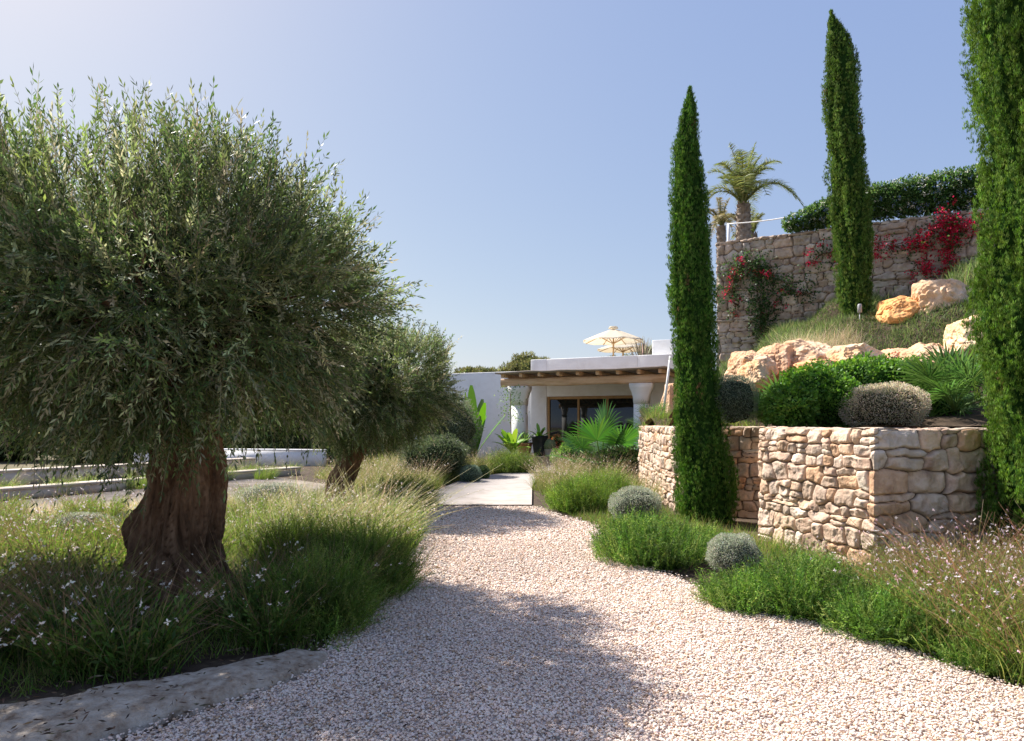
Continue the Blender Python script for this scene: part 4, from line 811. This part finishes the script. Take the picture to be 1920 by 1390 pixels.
# ------------------------------------------------------------------ the white house
HA = math.atan2(-.406, .914)
H = thing('white_house', 'flat roofed white house behind the pergola', 'house', (.82, 30, 0), HA)
def part(name, mat, boxes, parent=H, smooth=False):
    mb = MB()
    for lo, hi in boxes: mb.box(lo, hi)
    o = mb.build(name, mat, parent)
    bv = o.modifiers.new('soft', 'BEVEL'); bv.width = .025; bv.segments = 2; return o
ZT = 4.42
part('wall', M['plaster'], [((0,0,0), (.75,.35,ZT)), ((.75,0,2.78), (4.75,.35,ZT)), ((4.75,0,0), (6.35,.35,ZT)), ((0,.35,0), (.35,7.6,ZT)), ((6.0,.35,0), (6.35,7.6,ZT)), ((.35,7.25,0), (6.0,7.6,ZT))])
part('roof', M['plaster'], [((.352,.352,3.7), (5.998,7.248,3.85))])
part('side_wing', M['plaster'], [((-11.5,.55,0), (-.003,.9,3.98)), ((-11.5,.903,0), (-11.15,6.2,3.98)), ((-11.147,5.85,0), (-.003,6.2,3.98)), ((-11.147,.903,3.4), (-.003,5.847,3.55))])
part('floor', M['paving'], [((.352,.352,0), (5.998,7.248,.08))])
part('chimney', M['plaster'], [((4.65,3.2,3.855), (5.55,4.0,5.4))])
wf = part('window_frame', M['frame_wood'], [((.755,.06,.1), (.865,.2,2.775)), ((4.635,.06,.1), (4.745,.2,2.775)), ((.868,.06,2.66), (4.632,.2,2.775)), ((.868,.062,.1), (4.632,.2,.2)), ((2.12,.07,.203), (2.22,.19,2.657)), ((3.4,.07,.203), (3.5,.19,2.657))])
for a_, b_ in ((.868,2.118), (2.222,3.398), (3.502,4.632)): part('pane', M['glass'], [((a_,.115,.203), (b_,.13,2.657))], wf)

P_ = thing('pergola', 'rustic timber pergola on white columns in front of the house', 'pergola', (.82, 30, 0), HA)
def flare_col(x, label=None):
    mb = MB(); prof = [(.045,.25), (2.35,.25)]
    mb.box((x-.25,-2.9,.06), (x+.25,-2.4,2.35)); o = mb.build('column', M['plaster'], P_)
    mb = MB(); hs = [(2.353,.25), (2.6,.27), (2.8,.33), (2.95,.40), (3.1,.42)]; V = []
    for z_, w_ in hs: V += [(x-w_,-2.65-.28,z_), (x+w_,-2.65-.28,z_), (x+w_,-2.65+.28,z_), (x-w_,-2.65+.28,z_)]
    f = [[4*i_+k_, 4*i_+(k_+1) % 4, 4*i_+4+(k_+1) % 4, 4*i_+4+k_] for i_ in range(len(hs)-1) for k_ in range(4)] + [[0,3,2,1], [16,17,18,19]]; mb.add(V, f); mb.build('capital', M['plaster'], o)
flare_col(.62); flare_col(5.55)
def beam(name, mat, lo, hi, seed=0, parent=P_):
    mb = MB(); n = 24; ax = int(np.argmax(np.array(hi) - np.array(lo))); o_ = [k_ for k_ in range(3) if k_ != ax]; c = (np.array(lo) + np.array(hi))/2; s_ = np.linspace(lo[ax], hi[ax], n); pts = np.tile(c, (n, 1)); pts[:, ax] = s_; pts[:, 2] += .02*vnoise(np.stack([s_, s_*0, s_*0+seed], -1), 1.2)
    rx = (hi[o_[0]]-lo[o_[0]])/2; rz = (hi[o_[1]]-lo[o_[1]])/2; th = np.linspace(0, 2*PI, 13)[:-1]; V = []
    for k_ in range(n):
        w_ = 1 + .06*math.sin(seed + k_*.7); a_ = np.sign(np.cos(th))*np.abs(np.cos(th))**.45*rx*w_; b2 = np.sign(np.sin(th))*np.abs(np.sin(th))**.45*rz*w_; q = np.tile(pts[k_], (12, 1)); q[:, o_[0]] += a_; q[:, o_[1]] += b2; V.append(q)
    V = np.concatenate(V); k_ = np.arange(12); Fq = np.concatenate([np.stack([i_*12+k_, i_*12+(k_+1) % 12, (i_+1)*12+(k_+1) % 12, (i_+1)*12+k_], 1) for i_ in range(n-1)]); mb.add(V, Fq)
    cp = MB(); mb.add(V[:12], np.array([[0, i_, i_+1] for i_ in range(1, 11)])); mb.add(V[-12:], np.array([[0, i_, i_+1] for i_ in range(1, 11)]))
    return mb.build(name, mat, parent, True)
beam('front_beam', M['wood'], (-.15,-2.82,3.103), (6.45,-2.48,3.43), 1)
for k_ in range(9): beam('rafter', M['wood'], (.02 + k_*.78, -3.15, 3.435), (.15 + k_*.78, -.01, 3.6), k_+2)
mb = MB(); n_ = 30; s_ = np.linspace(-.15, 6.55, n_); zz = 3.615 + .025*vnoise(np.stack([s_, s_*0, s_*0], -1), 1.5); V = []
for q_ in range(n_): V += [(s_[q_], -3.35, zz[q_]-.02), (s_[q_], -.02, 3.62), (s_[q_], -.02, 3.66), (s_[q_], -3.35, zz[q_]+.035)]
f = [[4*q_+a_, 4*q_+(a_+1) % 4, 4*q_+4+(a_+1) % 4, 4*q_+4+a_] for q_ in range(n_-1) for a_ in range(4)] + [[0,1,2,3], [4*n_-4, 4*n_-3, 4*n_-2, 4*n_-1]]; mb.add(V, f); mb.build('roof_covering', M['mat_top'], P_)

# white pole
t = MB(); t.tube([(X(1243, 19.9), 19.9, Z(782, 19.9)), (X(1257, 19.9), 19.9, Z(668, 19.9))], .035, 10); tag(t.build('pole', M['plaster'], None, True), 'white pole leaning at the right corner of the house', 'pole')

# parasols
def parasol(label, u, y, vr, va, wpx, zb):
    t = thing('parasol', label, 'parasol', (X(u, y), y, zb), 0, 'cream parasols on the roof terrace'); zr = Z(vr, y) - zb; za = Z(va, y) - zb; r = wpx*.5*y/F; mb = MB(); nr, rings = 8, 7; V = []; 
    for q in range(rings + 1):
        f_ = q/rings
        for k_ in range(nr*4):
            a = 2*PI*k_/(nr*4) + .2; rr_ = r*f_*(1 - .06*math.sin((k_ % 4)/4*PI)); V.append((rr_*math.cos(a), rr_*math.sin(a), za + (zr-za)*f_**1.12 - .05*math.sin((k_ % 4)/4*PI)*f_))
    m_ = nr*4; f = [[q*m_+k_, q*m_+(k_+1) % m_, (q+1)*m_+(k_+1) % m_, (q+1)*m_+k_] for q in range(rings) for k_ in range(m_)]; mb.add(V, f); o = mb.build('canopy', M['canvas'], t, True)
    sol = o.modifiers.new('thick', 'SOLIDIFY'); sol.thickness = .006
    mb = MB(); mb.tube([(0,0,za+.02), (0,0,za+.12), (0,0,za+.14)], [r*.16, r*.12, .02], 16); mb.build('vent_cap', M['canvas'], t, True)
    mb = MB(); mb.tube([(0,0,0), (0,0,za)], .04, 10); mb.build('pole', M['frame_wood'], t)
    for k_ in range(nr):
        a = 2*PI*k_/nr + .2; d = np.array([math.cos(a), math.sin(a), 0]); mb = MB(); mb.tube([np.array([0,0,za-.06]), d*r*.97 + np.array([0,0,zr-.03])], .02, 6); mb.tube([np.array([0,0,zr-.15]), d*r*.5 + np.array([0,0,za + (zr-za)*.46 - .05])], .018, 6); mb.build('rib', M['frame_wood'], t)
parasol('large cream parasol open on the roof terrace of the white house', 1150, 34.5, 640, 617, 118, 3.9)
parasol('smaller cream parasol behind the larger one', 1168, 40, 656, 640, 100, 3.9)

# pots by the house
def pot(name, label, x, y, r, h, mat, z=.06):
    t = thing(name, label, 'plant pot', (x, y, z)); prof = [(0,.7), (.05,.72), (.5,.92), (.85,1.0), (.9,1.1), (1,1.1), (1,.95), (.85,.9)]
    mb = MB(); mb.tube([(0,0,h*a) for a, _ in prof], [r*b for _, b in prof], 24, cap=False); mb.add(np.array([(r*.9*math.cos(q*PI/8), r*.9*math.sin(q*PI/8), h*.86) for q in range(16)]), np.array([[0, q, q+1] for q in range(1, 15)])); mb.build('bowl', mat, t, True); return t
def potplant(name, label, x, y, z, n, L, W, col, cat='plant', el=(.5, 1.4), droop=-.3, seg=4):
    t = thing(name, label, cat, (x, y, z)); a = rng.uniform(0, 2*PI, n); e = rng.uniform(*el, n); D = np.stack([np.cos(a)*np.cos(e), np.sin(a)*np.cos(e), np.sin(e)], -1); mb = MB()
    rows = []; S = nrm(np.cross(D, np.array([0, 0, 1.0]))); Ls = L*rng.uniform(.65, 1.1, n)[:, None]; k = seg + 1
    for i_ in range(k):
        tt_ = i_/seg; w_ = W*.5*math.sin(PI*min(.97, .06 + tt_*.9))**.7; c = D*Ls*tt_ + np.array([0, 0, droop])*Ls*tt_**2; rows += [c - S*w_ + np.array([0,0,1])*w_*.25, c, c + S*w_ + np.array([0,0,1])*w_*.25]
    V = np.stack(rows, 1).reshape(-1, 3); f = np.array([[3*i_+h_, 3*i_+h_+1, 3*i_+h_+4, 3*i_+h_+3] for i_ in range(seg) for h_ in (0, 1)]); mb.add(V, (np.arange(n)[:, None, None]*3*k + f[None]).reshape(-1, 4), np.repeat(jit(col, n, .2), 3*k, 0)); mb.build('leaves', M['leaf'], t)
    return t
y = 26.3; pot('plant_pot', 'dark glazed pot standing by the left end of the window', X(1012, y), y, .30, .78, M['dark_glaze'], .362); potplant('potted_plant', 'broad leaved green plant growing in the dark pot', X(1012, y), y, 1.05, 16, .85, .14, [(.12,.26,.04), (.16,.3,.06)], 'potted plant', (.3, 1.3))
y = 26.6; pot('plant_pot', 'terracotta pot with a leafy plant at the end of the path', X(984, y), y, .28, .5, M['terracotta'], .362); potplant('potted_plant', 'leafy green shrub growing in the terracotta pot', X(984, y), y, .78, 60, .75, .07, [(.09,.16,.045), (.14,.22,.06)], 'potted plant', (.3, 1.5))
y = 27; pot('plant_pot', 'small terracotta pot with orange flowers under the window', X(1045, y), y, .22, .36, M['terracotta'], .362); shrub('potted_plant', (X(1045, y), y, .92), (.22,.22,.24), 700, .06, .04, [(.6,.2,.08), (.1,.2,.05), (.62,.3,.14)], (.05,.08,.03), 'orange flowering plant in the small terracotta pot', 'potted plant')
y = 26.2; pot('plant_pot', 'low grey pot with a round cactus near the dark pot', X(1030, y), y, .2, .26, M['concrete'], .362); 
t = thing('cactus', 'round ribbed cactus in the low grey pot', 'cactus', (X(1030, y), y, .58)); V0, F0 = ico(3); an = np.arctan2(V0[:, 1], V0[:, 0]); mb = MB(); mb.add(V0*(.24*(1 + .07*np.cos(an*14)))[:, None] + np.array([0, 0, .2]), F0, (.16,.2,.1)); mb.build('body', M['core'], t, True)
mb = MB(); D = rand_unit(500); blades(mb, D*.24 + np.array([0, 0, .2]), D, .05, .004, D*0, (.6,.55,.4), 1); mb.build('needles', M['grass'], t)
potplant('banana_plant', 'upright banana plant with bright leaves against the grey house wing', X(888, 25), 25, .3, 13, 2.9, .42, [(.10,.24,.03), (.13,.29,.04), (.08,.18,.025)], 'banana plant', (1.0, 1.5), -.12, 8)
potplant('banana_plant', 'fresh yellow green broad leaved plant left of the pergola column', X(960, 24.5), 24.5, .55, 22, 1.35, .26, [(.2,.38,.05), (.26,.42,.06), (.14,.28,.04)], 'plant', (.6, 1.4), -.35, 8)
shrub('shrub', (X(1075, 23.5), 23.5, .45), (.7,.6,.5), 3500, .08, .04, [(.12,.24,.05), (.17,.3,.07)], (.03,.06,.02), 'leafy green shrub at the foot of the large fan palm on its left', 'shrub', None, .25, 3)
shrub('shrub', (X(1170, 19.6), 19.6, .45), (.8,.6,.5), 4500, .08, .03, [(.08,.16,.035), (.12,.22,.05), (.25,.24,.12)], (.03,.05,.02), 'dark leafy shrub between the large fan palm and the stone wall end', 'shrub', None, .25, 4)
# climber on the left column
t = thing('climbing_plant', 'slim climber against the grey wing beside the left column', 'climbing plant', (X(957, 26.8), 26.8, 0)); mb = MB(); mb.tube([(0,0,0), (.03,0,1.2), (0,0,2.8)], .015, 5, (.2,.16,.1)); mb.build('stem', M['bark'], t); mb = MB(); n = 260; zz = rng.uniform(1.6, 3.1, n); P = np.stack([rng.normal(0, .25, n), rng.normal(0, .06, n), zz], -1); leaves(mb, P, rand_unit(n) + np.array([0,-.5,0]), .1, .05, jit([(.14,.26,.07), (.2,.32,.1)], n)); mb.build('foliage', M['leaf'], t)

# ------------------------------------------------------------------ low walls and far things at the left
def low_wall(label, p0, p1, h, w, mat):
    d = np.array(p1) - np.array(p0); L = np.hypot(*d); mb = MB(); mb.box((0, 0, -.05), (L, w, h-.06)); t = thing('low_wall', label, 'low wall', (p0[0], p0[1], 0), math.atan2(d[1], d[0])); mb.build('wall', mat, t); mb = MB(); mb.box((-.02, -.03, h-.057), (L+.02, w+.03, h)); o = mb.build('coping', mat, t); bv = o.modifiers.new('soft', 'BEVEL'); bv.width = .015; bv.segments = 2
low_wall('low concrete wall nearest the side path at the left', (-12.5,11.2), (-6.7,21.6), .24, .4, M['concrete'])
low_wall('low concrete wall further back at the left', (-15.5,14.5), (-9.2,24.5), .38, .45, M['concrete'])
low_wall('pale garden wall seen between the two olive trunks', (-12.5,27), (-7.2,26), .62, .3, M['plaster'])
mb = MB(); mb.box((0,0,0), (1.2,1.2,.55)); t = thing('planter_box', 'white masonry block behind the low walls beside the big trunk', 'planter', (-13.6,24.5,0), .4); o = mb.build('body', M['plaster'], t); bv = o.modifiers.new('soft', 'BEVEL'); bv.width = .03; bv.segments = 2
mb = MB(); core_mesh(mb, (.6,.6,.75), (.45,.45,.3), (.06,.1,.03), .2, 3); shrub_leaves(mb, (.6,.6,.75), (.55,.55,.35), 1500, .08, .04, [(.1,.18,.04)], .2, 3); mb.build('plant', M['leaf'], t)
for k_, (x, y, rx, rz, lab) in enumerate([(-22,30,3.2,1.5,'dark rounded bush far behind the low walls at the left edge'), (-17,29,2.6,1.2,'dark green bush behind the white masonry block'), (-13,30,2.4,1.1,'green bush behind the pale garden wall'), (-9.5,29,2.2,1.4,'dark green bush behind the second olive trunk'), (-6,28.5,1.8,1.2,'dusky bush beside the house wing behind the second olive')]):
    shrub('bush', (x, y, rz*.8), (rx,1.6,rz), 9000, .14, .06, [(.07,.11,.035), (.10,.14,.05), (.05,.085,.028)], (.025,.035,.015), lab, 'bush', 'bushes far behind the olives', .25, k_, 2.2, .3, .2, 1.2)

# trees behind the house
def far_tree(label, u, v0, v1, wpx, y, seed, col):
    t = thing('pine_tree', label, 'tree', (X(u, y), y, 0), 0, 'trees behind the house'); zc = (Z(v0, y) + Z(v1, y))/2; rz = abs(Z(v0, y) - Z(v1, y))/2; rx = wpx*.5*y/F; mb = MB(); mc = MB(); r2 = np.random.default_rng(seed)
    for k_ in range(9):
        a = r2.uniform(0, 2*PI); q = r2.uniform(.2, .62); c = (rx*q*math.cos(a), rx*q*math.sin(a)*.8, zc + rz*r2.uniform(-.35, .3)); r = (rx*.45, rx*.42, rz*.6); shrub_leaves(mb, c, r, 1800, .22, .07, col, .25, k_, 2, .35, .3, 1.3); core_mesh(mc, c, np.array(r)*.78, (.04,.05,.02), .2, k_, 2, 2)
    mb.build('crown', M['leaf'], t); mc.build('inner_foliage', M['core'], t, True); mb = MB(); mb.tube([(0,0,0), (.1,0,zc*.5), (0,0,zc)], [.25,.2,.12], 8); mb.build('trunk', M['bark'], t)
PC = [(.16,.17,.06), (.20,.20,.08), (.12,.135,.05)]
far_tree('round olive green tree rising behind the grey house wing', 988, 656, 740, 112, 46, 1, PC)
far_tree('low tree tops just showing over the left end of the house wing', 900, 684, 740, 95, 48, 2, PC)
far_tree('dark tree under the large parasol behind the roof', 1165, 658, 740, 110, 52, 3, [(.10,.125,.05), (.13,.15,.06)])
far_tree('dark tree between the parasols and the white chimney', 1235, 644, 740, 60, 50, 4, [(.10,.125,.05), (.13,.15,.06)])
potplant('dry_shrub', 'dry grey feathery plant beside the parasols on the roof terrace', X(1205, 33.5), 33.5, 4.2, 90, 1.75, .06, [(.28,.23,.16), (.2,.18,.12)], 'plant', (.8, 1.55), -.1, 5)
